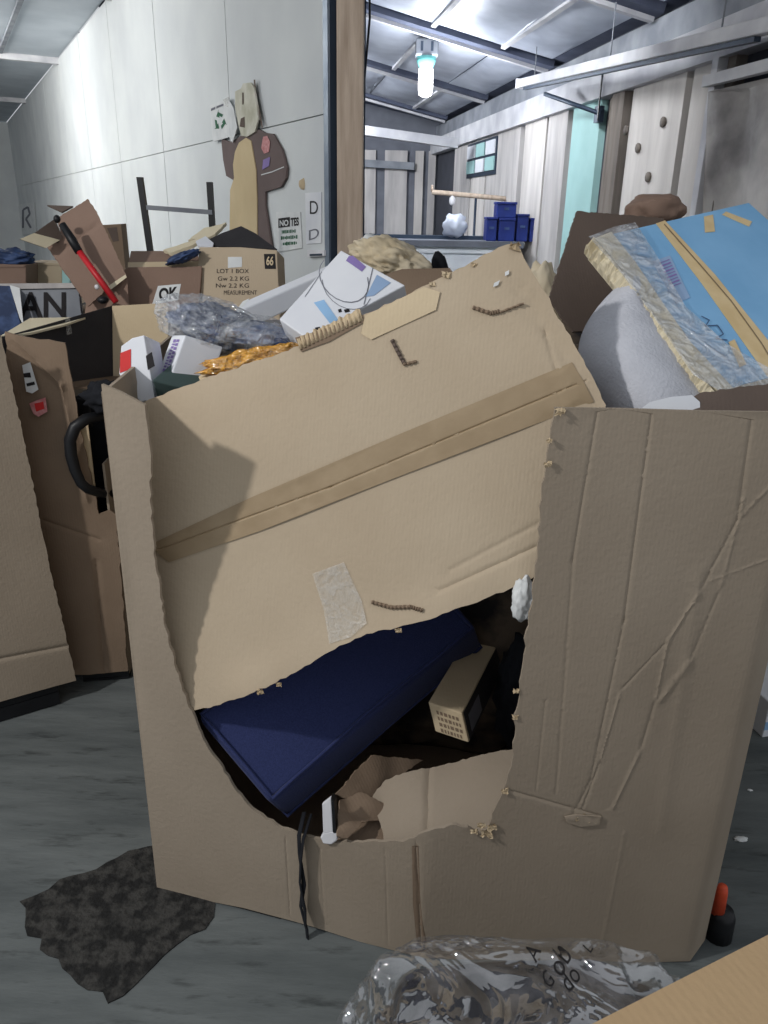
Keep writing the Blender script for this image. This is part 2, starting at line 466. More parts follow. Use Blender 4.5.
BAGIN = mat('dark_bundle', srgb(104, 104, 108), srgb(24, 24, 28), rough=0.5, scale=7, lo=0.46, hi=0.56)

def concrete():
    m = bpy.data.materials.new('floor_concrete'); m.use_nodes = True; nt = m.node_tree; N = nt.nodes; L = nt.links
    b = N['Principled BSDF']; b.inputs['Roughness'].default_value = 0.75; b.inputs['Specular IOR Level'].default_value = 0.25
    tc = N.new('ShaderNodeTexCoord')
    mp = N.new('ShaderNodeMapping'); mp.inputs['Rotation'].default_value = (0, 0, 0.5); mp.inputs['Scale'].default_value = (0.7, 3.2, 1)
    L.new(tc.outputs['Object'], mp.inputs[0])
    def ramp(scale, detail, els, vec):
        n = N.new('ShaderNodeTexNoise'); n.inputs['Scale'].default_value = scale; n.inputs['Detail'].default_value = detail
        n.inputs['Roughness'].default_value = 0.62
        L.new(vec, n.inputs['Vector']); r = N.new('ShaderNodeValToRGB'); e = r.color_ramp.elements
        e[0].position, e[0].color = els[0]; e[1].position, e[1].color = els[1]
        L.new(n.outputs[0], r.inputs[0]); return n, r
    n1, r1 = ramp(3.0, 8, ((0.3, srgb(78, 83, 84)), (0.7, srgb(108, 113, 113))), mp.outputs[0])
    n2, r2 = ramp(9.0, 8, ((0.56, (1, 1, 1, 1)), (0.70, (0.5, 0.5, 0.5, 1))), mp.outputs[0])
    mx = N.new('ShaderNodeMix'); mx.data_type = 'RGBA'; mx.blend_type = 'MULTIPLY'; mx.inputs[0].default_value = 1
    L.new(r1.outputs[0], mx.inputs[6]); L.new(r2.outputs[0], mx.inputs[7]); L.new(mx.outputs[2], b.inputs['Base Color'])
    bp = N.new('ShaderNodeBump'); bp.inputs['Strength'].default_value = 0.35; bp.inputs['Distance'].default_value = 0.01
    L.new(n2.outputs[0], bp.inputs['Height']); L.new(bp.outputs[0], b.inputs['Normal'])
    return m
CONC = concrete()
PATCH = mat('rough_asphalt_patch', srgb(60, 59, 57), srgb(30, 30, 30), rough=0.95, scale=38, bump=0.9, bscale=70, detail=8, lo=0.42, hi=0.6)

# ---------------------------------------------------------------- the setting
floor = setp(bx('floor', -16, 9, -3, 26, -0.06, 0, CONC), kind='structure')
pf = Plane((0, 0, 0), (0, 0, 1), (1, 0, 0))
psheet('floor_patch', [(20, 902), (60, 880), (118, 858), (160, 846), (215, 905), (205, 930), (165, 955), (108, 1004), (70, 975), (40, 950)],
       pf, 0.004, PATCH, floor, res=0.03, off=0.003, jag=0.014, seed=4, step=0.025)

# white partition wall running away to the left
WS = atY(330, 213, 4.2); WS = V(WS.x, WS.y, 0)
WD = V(-.478, .879, 0).normalized(); WN = V(-.879, -.478, 0).normalized()
WTOP = 3.42
wl = setp(obox('wall_left', WS - WN * 0.10, WD * 19.2, -WN * 0.05, V(0, 0, WTOP), SEAM), kind='structure')
sv = [0.0, 1.55, 3.40, 5.3, 7.2, 9.1, 11.0, 12.9, 14.8, 16.7, 18.95]
for i in range(len(sv) - 1):
    for z0, z1 in ((0, 1.968), (1.974, WTOP)):
        a, b = sv[i] + (0.007 if i else 0), sv[i + 1] - 0.007
        obox('panel', WS + WD * a - WN * 0.10 + V(0, 0, z0), WD * (b - a), WN * 0.10, V(0, 0, z1 - z0), WALLM, wl)
pw = Plane(WS, WN)
# far return wall and hall roof
fc = WS + WD * 18.95
setp(obox('wall_far', fc, WN * 9, WD * 0.1, V(0, 0, WTOP), WALLM), kind='structure')
hc = setp(obox('ceiling_hall', WS + WD * 2.0 + V(0, 0, WTOP + .02), WD * 17.2, WN * 9, V(0, 0, .05), HALLC), kind='structure')
for s in (4.9, 9.0, 14.0):
    obox('purlin', WS + WD * s + V(0, 0, WTOP - 0.06), WD * 0.10, WN * 9, V(0, 0, 0.078), BEAMW, hc)
for s in (0.7, 2.2, 3.8):
    obox('roof_seam', WS + WD * 2.2 + WN * s + V(0, 0, WTOP - 0.005), WD * 16.8, WN * 0.05, V(0, 0, 0.024), GREYM, hc)
# trim and timber post at the end of the wall
t1 = setp(obox('trim_1', WS - WD * 0.012 + WN * 0.012, WD * 0.055, -WN * 0.2, V(0, 0, 3.5), STEEL), kind='structure')
obox('trim_gap', WS - WD * 0.032 + WN * 0.010, WD * 0.02, -WN * 0.19, V(0, 0, 3.5), STEELD, t1)
pp = atY(350, 213, 4.22)
setp(bx('trim_2', pp.x - 0.062, pp.x + 0.066, 4.16, 4.29, 0, 3.6, POSTW, bevel=0.006), kind='structure')

# right wall of the back room
RA = atY(768, 44.5, 4.0); RD = V(-.152, .988, 0).normalized(); RN = V(-.988, -.152, 0).normalized()
RB = V(RA.x, RA.y, 0)
pr = Plane(RB, RN)
def rw(x): # distance along the right wall seen at column x at eye level
    return (PL(x, 190, RB, RN) - RB).dot(RD)
wr = setp(obox('wall_right', RB - RD * 2.2 - RN * 0.06, RD * 10.0, -RN * 0.05, V(0, 0, 2.62), GAPM), kind='structure')
def board(x0, x1, m, dz=2.28, prd=0.05, gap=0.022):
    a, b = rw(x0), rw(x1); a, b = min(a, b) + gap, max(a, b) - gap
    obox('board', RB + RD * a - RN * 0.06, RD * (b - a), RN * prd, V(0, 0, dz), m, wr)
for x0, x1, m in ((452, 469, PLY2), (469, 484, PLY), (484, 516, PLY2), (519, 541, PLY), (541, 561, PLY2), (564, 592, TEALW),
                  (619, 671, PLY), (674, 699, PLY)): board(x0, x1, m)
board(595, 601, BRWNW, prd=0.03); board(603, 617, BRWNW, prd=0.075)
board(700, 706, BEAMW, prd=0.10, gap=0.002)
a = rw(708)
obox('stud', RB + RD * a - RN * 0.06, -RD * 0.07, RN * 0.06, V(0, 0, 2.3), BRWNW, wr)
# tarp
a = rw(716)
pt = Plane(RB + RN * 0.01, RN)
tb = [pt.pix(716, 92), pt.pix(800, 70), pt.pix(800, 330), pt.pix(697, 330)]
sheet('tarp', tb, pt.map, 0.006, TARP, wr, res=0.05,
      disp=lambda u, v: 0.08 * noise.fractal(Vector((u * 2.6 + v * 1.2, v * 1.3, 3)), 1, 2, 3))
p0 = pt.at(716, 88, 0.04); p1 = pt.at(800, 68, 0.04)
obox('tarp_rail', p0, p1 - p0, RN * 0.04, V(0, 0, 0.05), BEAMW, wr)
for k in range(4):
    obox('board', RB + RD * (-2.15 + k * 0.50) - RN * 0.06, RD * 0.475, RN * 0.05, V(0, 0, 2.28), (PLY, PLY2)[k % 2], wr)
# plate above the boards
obox('top_board', RB - RD * 2.2 - RN * 0.06 + V(0, 0, 2.44), RD * 10.0, RN * 0.03, V(0, 0, 0.16), GREYM, wr)
obox('wall_plate', RB - RD * 2.2 - RN * 0.06 + V(0, 0, 2.26), RD * 10.0, RN * 0.10, V(0, 0, 0.17), BEAMW, wr)
for x, z0 in ((598, 0.0),):
    s = rw(x); obox('hanger', RB + RD * s + RN * 0.05 + V(0, 0, 2.12 + z0), RD * 0.012, RN * 0.008, V(0, 0, 0.34), BLACK, wr)
for (x, y) in ((626, 130), (663, 122), (638, 148), (648, 177)):
    c = pr.at(x, y, -0.005)
    tube('knot_hole', [c, c + RN * 0.012], 0.028, BRWNW, wr, 8)
# back wall
BY = 11.3
wb = setp(bx('wall_back', -4.0, 0.75, BY, BY + 0.06, 0, 3.6, DARKW), kind='structure')
def bw(x): return atY(x, 190, BY).x
for x0, x1, m in ((340, 377, PLY2), (383, 408, PLY2), (413, 424, PLY), (426, 436, PLY2)):
    bx('board', bw(x0) + .02, bw(x1) - .02, BY - 0.05, BY, 0, 2.3, m, wb)
obox('lintel', atY(352, 133, 9.0), atY(458, 148, 9.0) - atY(352, 133, 9.0), V(0, 0.12, 0), V(0, 0, 0.09), BEAMW, wb)
obox('lintel', atY(352, 166, BY - .12), atY(414, 170, BY - .12) - atY(352, 166, BY - .12), V(0, 0.1, 0), V(0, 0, 0.09), GREYM, wb)
# lean-to roof: falls towards the right wall
SL = 0.215
RO = V(RA.x, RA.y, 2.66)
DX = (RN + V(0, 0, SL)).normalized()       # up the slope
RNN = RD.cross(DX); RNN = RNN if RNN.z < 0 else -RNN
pc = Plane(RO, RNN, RD)
cl = setp(obox('ceiling_back', RO - RD * 2.2 - DX * 0.2, RD * 10.0, DX * 4.2, -RNN * 0.05, RAFTER), kind='structure')
def rc(x, y):
    p = PL(x, y, RO, RNN) - RO; return p.dot(RD), p.dot(DX)
raft = [-0.9, 1.05, 2.85, 4.75, 6.6]
bat = [0.02, 0.42, 0.98, 1.55, 2.1, 2.65, 3.2, 3.75]
for i in range(len(raft) - 1):
    for j in range(len(bat) - 1):
        r0 = raft[i] + 0.20; r1 = raft[i + 1] - 0.01
        u0, v0 = r0, bat[j] + 0.004; u1, v1 = r1, bat[j + 1] - 0.004
        ph = i * 7.3 + j * 2.1
        sheet('foil_panel', [(u0, v0), (u1, v0), (u1, v1), (u0, v1)], lambda u, v, d: RO + RD * u + DX * v + RNN * (d + 0.02), 0.006, FOIL, cl, res=0.11,
              disp=lambda u, v, u0=u0, u1=u1, v0=v0, v1=v1, ph=ph: 0.035 * math.sin(math.pi * (u - u0) / (u1 - u0)) * math.sin(math.pi * (v - v0) / (v1 - v0)) + 0.012 * noise.noise(Vector((u * 3, v * 3, ph))))
for r in raft:
    obox('rafter', RO + RD * (r + 0.05) - DX * 0.02, RD * 0.15, DX * 4.0, RNN * 0.05, RAFTER, cl)
    obox('rafter_batten', RO + RD * (r + 0.16) - DX * 0.02, RD * 0.045, DX * 4.0, RNN * 0.075, BEAMW, cl)
for b_ in bat[1:]:
    for i in range(len(raft) - 1):
        if (i + int(b_ * 10)) % 3 == 0 and i > 1: continue
        obox('batten', RO + RD * (raft[i] + 0.21) + DX * (b_ - 0.02), RD * (raft[i + 1] - raft[i] - 0.2), DX * 0.035, RNN * 0.045, BEAMW, cl)
# small window in the far end of the right wall
win = setp(obox('window_1', pr.at(465, 142, -0.02), RD * 0.01, RN * 0.03, V(0, 0, 0.01), DARKW), kind='structure')
ws0, ws1 = rw(466), rw(494)
for i in range(3):
    for j in range(2):
        a = ws1 + (ws0 - ws1) * (i / 3); b = ws1 + (ws0 - ws1) * ((i + 1) / 3)
        obox('pane', RB + RD * (a + 0.03) + RN * 0.005 + V(0, 0, 1.94 + 0.15 * j), RD * (b - a - 0.06), RN * 0.012, V(0, 0, 0.125),
             TEALW if (i + j) % 2 == 0 else WHITE, win)
obox('window_frame', RB + RD * ws1 - RN * 0.008 + V(0, 0, 1.90), RD * (ws0 - ws1), RN * 0.012, V(0, 0, 0.34), STEELD, win)

# ---------------------------------------------------------------- back room things
# long pipe under the roof
pp2 = Plane(RB + RN * 0.22, RN)
pt_ = thing('ceiling_rail', 'long pale square rail hung below the sloping foil roof beside wall top', 'rail', pp2.at(523, 87))
A, B = pp2.at(524, 84), pp2.at(800, 20)
d = (B - A).normalized()
obox('rail_beam', A - V(0, 0, .03), B - A, RN * 0.06, V(0, 0, .06), BEAMW, pt_, 0.006)
obox('lower_channel', A + d * .12 - V(0, 0, .05) + RN * .012, (B - A) * .9, RN * 0.03, V(0, 0, .02), STEELD, pt_)
obox('end_cap', A - d * .012 - V(0, 0, .034) - RN * .004, d * .05, RN * .068, V(0, 0, .068), WHITEP, pt_)
for k in (0.10, 0.5, 0.85):
    c = A.lerp(B, k); tube('rail_strap', [c + RN * .03 + V(0, 0, 0.03), c + RN * .03 + V(0, 0, 0.30)], 0.004, GREYM, pt_, 6)
br = thing('wall_bracket', 'thin grey diagonal bracket arm under pale rail ending at teal board', 'bracket', pr.at(604, 117))
tube('arm', [pp2.at(545, 94), pr.at(604, 114, 0.02)], 0.016, STEELD, br, 6)
bp_ = pr.at(604, 114)
obox('mounting_plate', bp_ + V(0, 0, -0.05), RD * 0.07, RN * 0.04, V(0, 0, 0.1), STEELD, br)

# lamp
Lp = atY(427, 40, 7.0)
lamp = thing('hanging_lamp', 'hanging lamp with grey socket box and glowing white tube bulb', 'lamp', (Lp.x, 7.0, atY(427, 88, 7.0).z))
zt = atY(427, 22, 7.0).z; zs0 = atY(427, 40, 7.0).z; zs1 = atY(427, 57, 7.0).z; zb0 = atY(427, 69, 7.0).z; zb1 = atY(427, 97, 7.0).z
lx = Lp.x
tube('hanger_rod', [(lx, 7, zt + 0.28), (lx, 7, zs0)], 0.012, STEELD, lamp, 8)
lathe('ceiling_rose', [(0.055, 0), (0.05, 0.03), (0.03, 0.05)], (lx, 7, zt), STEELD, lamp)
sbx = bx('socket_box', lx - 0.09, lx + 0.09, 6.93, 7.07, zs1, zs0, GREYM, lamp, 0.012)
for s in (-0.05, 0.03): bx('vent_slot', lx + s, lx + s + 0.02, 6.925, 6.93, zs1 + 0.03, zs0 - 0.02, STEELD, sbx)
lathe('lamp_holder', [(0.05, zb0 - zs1), (0.075, (zb0 - zs1) * 0.4), (0.08, 0)], (lx, 7, zs1), TEALL, lamp)
lathe('bulb', [(0.02, zb1 - zb0), (0.05, (zb1 - zb0) * 0.93), (0.058, (zb1 - zb0) * 0.6), (0.055, 0)], (lx, 7, zb0), BULB, lamp)
pl_ = bpy.data.lights.new('bulb_light', 'POINT'); pl_.energy = 42; pl_.shadow_soft_size = 0.09; pl_.color = (0.90, 0.94, 1.0)
po = bpy.data.objects.new('bulb_light', pl_); COL.objects.link(po); po.parent = lamp; po.location = (0, -0.12, -0.12)
c0 = atY(369, -64, 4.6); c1 = atY(363, 95, 4.6)
setp(tube('hanging_cable', [c0, c0.lerp(c1, .5) + V(0.02, 0, 0), c1], 0.006, BLACK), 'thin black cable hanging beside the timber post', 'cable')
c0, c1, c2 = atY(572, -5, 6.0), atY(580, 12, 6.0), atY(597, 27, 6.1)
setp(tube('loose_wire', [c0, c1, c2], 0.006, BLACK), 'short dark wire dangling from foil roof near pale square rail', 'wire')

# counter with blue bins
ct = thing('storage_counter', 'long pale counter with dark top standing across the back room', 'counter', (0.3, 7.3, 0))
zt = atY(450, 247, 6.9).z
bx('cabinet_body', -0.6, 1.12, 6.95, 7.45, 0, zt, WHITE, ct)
bx('front_rail', -0.6, 1.12, 6.93, 6.95, zt - 0.05, zt, WHITE, ct)
bx('counter_top', -0.62, 1.14, 6.9, 7.48, zt, zt + 0.05, DARKW, ct)
bx('back_ledge', -0.62, 1.14, 7.3, 7.48, zt + 0.05, zt + 0.08, STEELD, ct)
zc = zt + 0.05
def blue_bin(x0, x1, ytop, label, z0=None):
    a, b = atY(x0, 230, 7.1).x, atY(x1, 230, 7.1).x; zh = atY((x0 + x1) / 2, ytop, 7.1).z; z = z0 or zc
    t = thing('blue_bin', label, 'bin', ((a + b) / 2, 7.12, z), 'blue bins on the back counter')
    bd = bx('bin_body', a + .004, b - .004, 7.02, 7.24, z, zh - 0.02, BLUEB, t, 0.008)
    bx('rim', a, b, 7.012, 7.248, zh - 0.02, zh, BLUEB, t, 0.004)
    bx('label_slot', (a + b) / 2 - .02, (a + b) / 2 + .02, 7.014, 7.02, (z + zh) / 2, (z + zh) / 2 + .02, NAVYP, bd)
    return zh
blue_bin(485, 496, 217, 'small dark blue bin at left end of counter bins')
z1 = blue_bin(497, 514, 218, 'dark blue bin in counter middle carrying another bin')
blue_bin(494, 514, 202, 'topmost dark blue bin stacked on the others', z1)
blue_bin(515, 527, 214, 'dark blue bin second from right on back counter')
blue_bin(528, 540, 218, 'low dark blue bin at right end of counter bins')
rl = thing('wall_rail', 'pinkish rail with small white hooks across the back wall boards', 'rail', atY(475, 195, 7.9))
A, B = atY(432, 192, 7.9), atY(520, 200, 7.9)
tube('rail_bar', [A, B], 0.022, POSTW, rl, 8)
for k, y in ((0.23, 199), (0.98, 204)):
    c = A.lerp(B, k); blob('hook', c + V(0, -0.02, -0.06), 0.03, 0.02, 0.045, WHITEP, rl, 2, 0.1)
tube('end_prong', [A, A + V(0, 0, 0.06)], 0.012, POSTW, rl, 6)
tube('support_post', [A.lerp(B, .5), V(A.lerp(B, .5).x, 7.9, 0)], 0.012, STEELD, rl, 6)
o = setp(blob('plastic_bundle', atY(455, 226, 7.15) , 0.11, 0.07, 0.10, FOIL, None, 3, 0.35, 2, 5), 'crumpled grey plastic bundle on back counter left of blue bins', 'bundle')

# ---------------------------------------------------------------- paper and cut-out on the white wall
def on_wall(name, label, cat, pix, m, off=0.0, thick=0.006, res=0.06, jag=0):
    t = thing(name, label, cat, pw.at(*pix[-1]))
    psheet(name.split('_')[0] + '_sheet', pix, pw, thick, m, t, res=res, off=off + thick, jag=jag)
    return t
cut = thing('cardboard_cutout', 'brown and tan cardboard cut-out figure with pale top fixed to white wall', 'cutout', pw.at(258, 250))
DKB = cboard('cutout_brown', (112, 98, 96), (98, 86, 84), flutes=0.05)
TAN2 = cboard('cutout_tan', (206, 187, 150), (193, 173, 136), flutes=0.05)
PALE = cboard('cutout_pale', (214, 212, 200), (178, 176, 156), flutes=0.05, scale=9)
psheet('brown_board', [(224, 139), (233, 142), (241, 138), (252, 130), (263, 130), (268, 133), (276, 134), (285, 150), (290, 168), (289, 178), (284, 187),
       (268, 192), (268, 205), (275, 250), (233, 250), (236, 180), (229, 176), (226, 160)], pw, 0.012, DKB, cut, res=0.08, off=0.02)
psheet('tan_board', [(243, 143), (250, 138), (255, 141), (260, 170), (261, 200), (261, 250), (233, 250), (234, 190), (238, 178), (237, 165), (239, 152)], pw, 0.006, TAN2, cut, res=0.08, off=0.027)
psheet('pale_board', [(240, 92), (246, 89), (248, 84), (256, 83), (259, 88), (262, 105), (263, 120), (260, 132), (252, 137), (246, 136), (243, 124), (240, 108)], pw, 0.01, PALE, cut, res=0.06, off=0.032)
for qd in ([(246, 119), (250, 117), (250, 128), (245, 127)], [(247.5, 93), (249, 93), (249, 105), (247.5, 105)]): strokes('dark_marking', pw, [qd], KRAFT_B, cut, 0.034)
strokes('dark_outline', pw, line_quads([(258, 80), (260, 98), (263, 112), (266, 128)], 1.6), KRAFT_B, cut, 0.022)
strokes('pink_patch', pw, [[(267, 137), (271, 136), (274, 142), (273, 152), (268, 154), (265, 148)]], PINK, cut, 0.024)
strokes('blue_patch', pw, [[(267, 160), (274, 157), (273, 166), (266, 170)]], PURPLE, cut, 0.024)
strokes('pale_line', pw, line_quads([(265, 175), (276, 172), (288, 167)], 1.0), PAPER, cut, 0.024)
rs = thing('recycling_sign', 'white recycling sign with green arrows held beside the cut-out figure', 'sign', pw.at(224, 142))
sbd = psheet('sign_board', [(214, 106), (233, 98), (235, 137), (217, 142)], pw, 0.008, PAPER, rs, off=0.03, res=0.08)
for k in range(3):
    an = math.radians(90 + 120 * k); pts = []
    for dth, r in ((-40, 8.5), (15, 9.5), (10, 12), (52, 7.5), (5, 3.5), (8, 5.5), (-40, 5)):
        th = an + math.radians(dth); pts.append((224.5 + r * 0.62 * math.cos(th), 121.5 - r * math.sin(th)))
    strokes('recycling_arrow', pw, [pts], GREEN, sbd, 0.0315)
strokes('sign_lettering', pw, [[(215.5, 109), (220, 107), (220, 109.5), (215.5, 111.5)], [(221, 106.6), (228, 104), (228, 106), (221, 109)]], INKG, sbd, 0.0315)
psheet('top_tape', [(228, 100), (234, 97), (234, 108), (230, 106)], pw, 0.002, CLEAR, rs, off=0.034, res=0.08)
cs = thing('white_paper_strip', 'narrow white paper strip between recycling sign and cut-out figure', 'paper', pw.at(238, 140))
psheet('paper_strip', [(234, 100), (239, 108), (243, 128), (238, 143), (235, 138)], pw, 0.003, PAPER, cs, off=0.038, res=0.08)
nt_ = thing('notice_sign', 'white notice with black block heading and small text lines on white wall', 'sign', pw.at(290, 250))
psheet('sign_sheet', [(277, 212), (301, 212), (303, 248), (279, 252)], pw, 0.004, PAPER, nt_, off=0.006, res=0.1)
def uvat(pl, x, y): return pl.pix(x, y)
hb = psheet('heading_block', [(279.5, 218.5), (291, 217), (291, 226.5), (279.5, 228)], pw, 0.001, INK, nt_, off=0.0075, res=0.2)
fit('heading_lettering', 'NO', pw, 281, 220, 289.8, 226, PAPER, hb, 0.0085, 0.003, -.8)
fit('heading_lettering', 'TES', pw, 291.8, 217.5, 300, 226, INK, nt_, 0.0075, 0.004, -.8)
rnd = random.Random(3)
q = []
for y0, xa, xb in ((231.5, 283, 297), (237.5, 282, 298), (243.5, 284, 297)):
    x = xa
    while x < xb:
        wd = rnd.uniform(0.7, 1.5); h = rnd.uniform(1.2, 2.0); yy = y0 - (x - 290) * 0.08
        q.append([(x, yy - h), (x + wd, yy - h), (x + wd, yy + h * .9), (x, yy + h * .9)]); x += wd + rnd.uniform(0.25, 0.6)
strokes('small_lettering', pw, q, GREEN, nt_, 0.0072)
dg = thing('lettered_paper', 'tall white paper with two letters D beside the metal trim', 'sign', pw.at(315, 244))
dgs = psheet('paper_sheet', [(306, 193), (322, 192), (322, 243), (307, 244)], pw, 0.003, WHITE, dg, off=0.005, res=0.1)
fit('letter_mark', 'D', pw, 311, 201, 319, 214, INK, dgs, 0.0065)
fit('letter_mark', 'D', pw, 310, 229, 320, 239, INKG, dgs, 0.0065, 0, -3)
hm = thing('door_hardware', 'small white metal latch at bottom of the wall by trim', 'latch', pw.at(318, 255))
psheet('latch_plate', [(311, 250), (328, 250), (328, 256), (311, 257)], pw, 0.02, WHITEP, hm, off=0.022, res=0.1)
psheet('latch_slot', [(314, 254), (326, 253.5), (326, 255.5), (314, 256)], pw, 0.004, STEELD, hm, off=0.026, res=0.1)
lp = thing('wall_paper_sheet', 'white paper with a dark scrawl hanging at far left of wall', 'paper', pw.at(26, 236))
psheet('paper_sheet', [(17, 205), (35, 202), (37, 232), (20, 236)], pw, 0.01, PAPER, lp, off=0.02, res=0.6)
strokes('scrawl', pw, line_quads([(24, 228), (24, 210), (29, 207), (31, 214), (27, 219), (32, 228)], 2), INKG, lp, 0.024)
bs = setp(blob('stain_spot', pw.at(304, 184), 0.03, 0.012, 0.03, KRAFT_P, None, 2, 0.2), 'small beige blotch stuck on wall above letter paper', 'blotch')

# ---------------------------------------------------------------- main gaylord box
PATH = [V(-.535, 1.395), V(.100, 1.218), V(.688, 1.221), V(.738, 1.268)]
LEN = [0.0]
for a, b in zip(PATH[:-1], PATH[1:]): LEN.append(LEN[-1] + (b - a).length)
def smoothpath(u):
    u = max(0.0, min(LEN[-1], u))
    for i in range(3):
        if u <= LEN[i + 1] or i == 2:
            return PATH[i].lerp(PATH[i + 1], (u - LEN[i]) / (LEN[i + 1] - LEN[i]))
def gmap(u, z, d):
    e = 0.012; p = smoothpath(u); t = smoothpath(u + e) - smoothpath(u - e); t.normalize()
    return V(p.x + t.y * d, p.y - t.x * d, z)
def gpix(x, y):
    dr = ray(x, y); best = None
    for i in range(3):
        a, b = PATH[i], PATH[i + 1]; e = b - a
        den = dr.x * e.y - dr.y * e.x
        if abs(den) < 1e-9: continue
        t = (a.x * e.y - a.y * e.x) / den
        s = ((dr.x * t - a.x) * e.x + (dr.y * t - a.y) * e.y) / e.length_squared
        k = (LEN[i] + s * e.length, H + dr.z * t, t)
        if (-1e-3 <= s <= 1.001) or (i == 0 and s < 0) or (i == 2 and s > 1):
            if best is None or t < best[2]: best = k
    return (best[0], best[1])
gl = thing('gaylord_box', 'large torn brown gaylord box in front with ripped open front wall', 'box', (0.1, 1.8, 0))
outer = [(102, 384), (119, 391), (145, 405)]
tearL = [(146, 416), (149, 440), (151, 470), (150, 500), (153, 530), (155, 560), (160, 592), (166, 630), (176, 670), (188, 706), (196, 722),
         (206, 745), (222, 768), (236, 792), (252, 810), (276, 826), (298, 835), (330, 842), (362, 843), (392, 841), (404, 842), (424, 833), (450, 826), (468, 828), (482, 836), (492, 838),
         (490, 824), (497, 805), (503, 792), (508, 775), (512, 762), (515, 738), (514, 722), (519, 700), (521, 676), (524, 655), (526, 632), (531, 608), (535, 578), (538, 545), (542, 500), (547, 462), (551, 430), (555, 408)]
outl = [gpix(*p) for p in outer]
tl = rough([gpix(*p) for p in tearL], 0.012, 0.0028, 5)
tl = tl[:1 + max(i for i, p in enumerate(tl) if (Vector(p) - Vector(gpix(*tearL[-1]))).length < 1e-6)]
outl += tl
outl += [gpix(620, 409), gpix(700, 411), (LEN[2], 1.232), (LEN[3], 1.228), (LEN[3], 0.012), (LEN[2], 0.006)]
outl += [gpix(*p) for p in [(600, 964), (520, 962), (422, 958), (360, 942), (312, 927), (295, 922), (243, 908), (200, 900), (157, 889)]]
def gcr(a, b, wd, dp): return (gpix(*a), gpix(*b), wd * .5, dp * .5)
creases = [gcr((598, 412), (573, 560), .005, -.0035), gcr((573, 560), (556, 790), .005, -.0025),
           gcr((652, 414), (624, 620), .005, -.004), gcr((624, 620), (590, 780), .005, -.0035), gcr((590, 780), (574, 812), .006, -.004),
           gcr((752, 420), (738, 520), .006, -.004), gcr((738, 520), (700, 590), .005, -.004), gcr((700, 590), (668, 640), .005, .004),
           gcr((744, 500), (720, 590), .005, .003), gcr((720, 590), (690, 660), .005, -.003), gcr((668, 640), (655, 700), .005, .004), (gpix(690, 660), gpix(660, 700), .005, .003),
           gcr((655, 700), (640, 750), .006, -.004), gcr((640, 750), (612, 808), .006, .004), gcr((668, 640), (620, 690), .004, -.003), gcr((620, 690), (600, 760), .004, .003),
           gcr((600, 760), (582, 808), .004, -.004), gcr((545, 700), (536, 790), .004, -.002), gcr((768, 490), (742, 516), .005, .003), gcr((768, 560), (712, 580), .004, .002),
           gcr((416, 845), (422, 955), .006, -.004), gcr((505, 790), (600, 815), .006, -.004), gcr((385, 850), (388, 945), .004, -.002), gcr((285, 840), (290, 920), .004, -.003),
           gcr((320, 850), (324, 925), .004, -.002), gcr((625, 830), (600, 955), .006, .002), gcr((700, 570), (660, 830), .02, .004)]
def gdisp(u, z):
    d = 0.006 * noise.noise(Vector((u * 3.5, z * 2.2, 1.0)))
    if u < 0.25: d += 0.035 * max(0, (0.12 - u) / 0.12) * max(0, z - 0.5) * 0
    return d
sheet('front_panel', outl, gmap, 0.007, KRAFT_G, gl, res=0.022, disp=gdisp, creases=creases)
# other walls
BL, BR = V(-.60, 2.40), V(.80, 2.34)
def vwall(name, a, b, z0, z1, m, parent, th=0.007, res=0.1, jagtop=0.0, seed=0):
    t = (b - a).normalized(); L = (b - a).length
    def mp(u, z, d): return V(a.x + t.x * u + t.y * d, a.y + t.y * u - t.x * d, z)
    poly = [(0, z0), (L, z0), (L, z1), (0, z1)]
    if jagtop: poly = rough(poly, 0.06, jagtop, seed, (0, 1, 3))
    return sheet(name, poly, mp, th, m, parent, res=res, disp=lambda u, z: 0.012 * min(1, u / 0.25) * noise.noise(Vector((u * 2, z * 2, seed))))
vwall('side_panel', V(PATH[0].x + 0.018, PATH[0].y + 0.001), BL, 0.01, 1.205, KRAFT_G, gl, seed=3)
vwall('side_panel', V(.733, 1.276), BR, 0.01, 1.22, KRAFT_G, gl, seed=4)
vwall('back_panel', BL + V(.006, -.002), BR + V(-.006, -.002), 0.01, 1.12, KRAFT_G, gl, seed=5)
prism('bottom_panel', [V(-.50, 1.42, .075), V(.1, 1.25, .075), V(.66, 1.26, .075), V(.73, 2.3, .075), V(-.58, 2.36, .075)], (0, 0, .007), KRAFT_D, gl)
pg1 = plane3(atY(429, 767, 1.40), atY(513, 754, 1.38), atY(449, 830, 1.262))
psheet('torn_flap', [(372, 796), (386, 780), (429, 767), (474, 757), (516, 748), (520, 790), (500, 815), (478, 836), (449, 842), (404, 850), (385, 842)], pg1, 0.006, KRAFT_G, gl, res=0.02, jag=0.002, seed=8,
       disp=lambda u, v: 0.012 * noise.noise(Vector((u * 9, v * 9, 2))), creases=[((429, 767), (425, 840), .006, -.006)])
pg2 = plane3(atY(336, 796, 1.33), atY(371, 755, 1.43), atY(382, 790, 1.39))
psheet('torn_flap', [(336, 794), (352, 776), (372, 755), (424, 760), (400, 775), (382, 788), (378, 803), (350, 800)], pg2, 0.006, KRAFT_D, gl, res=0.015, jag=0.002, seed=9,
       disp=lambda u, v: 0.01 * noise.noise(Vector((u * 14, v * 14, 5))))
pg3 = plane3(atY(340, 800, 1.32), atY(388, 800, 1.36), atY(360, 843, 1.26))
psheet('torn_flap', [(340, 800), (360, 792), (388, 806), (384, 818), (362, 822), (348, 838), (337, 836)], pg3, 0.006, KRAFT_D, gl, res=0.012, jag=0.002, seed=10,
       disp=lambda u, v: 0.02 * noise.noise(Vector((u * 22, v * 22, 7))))
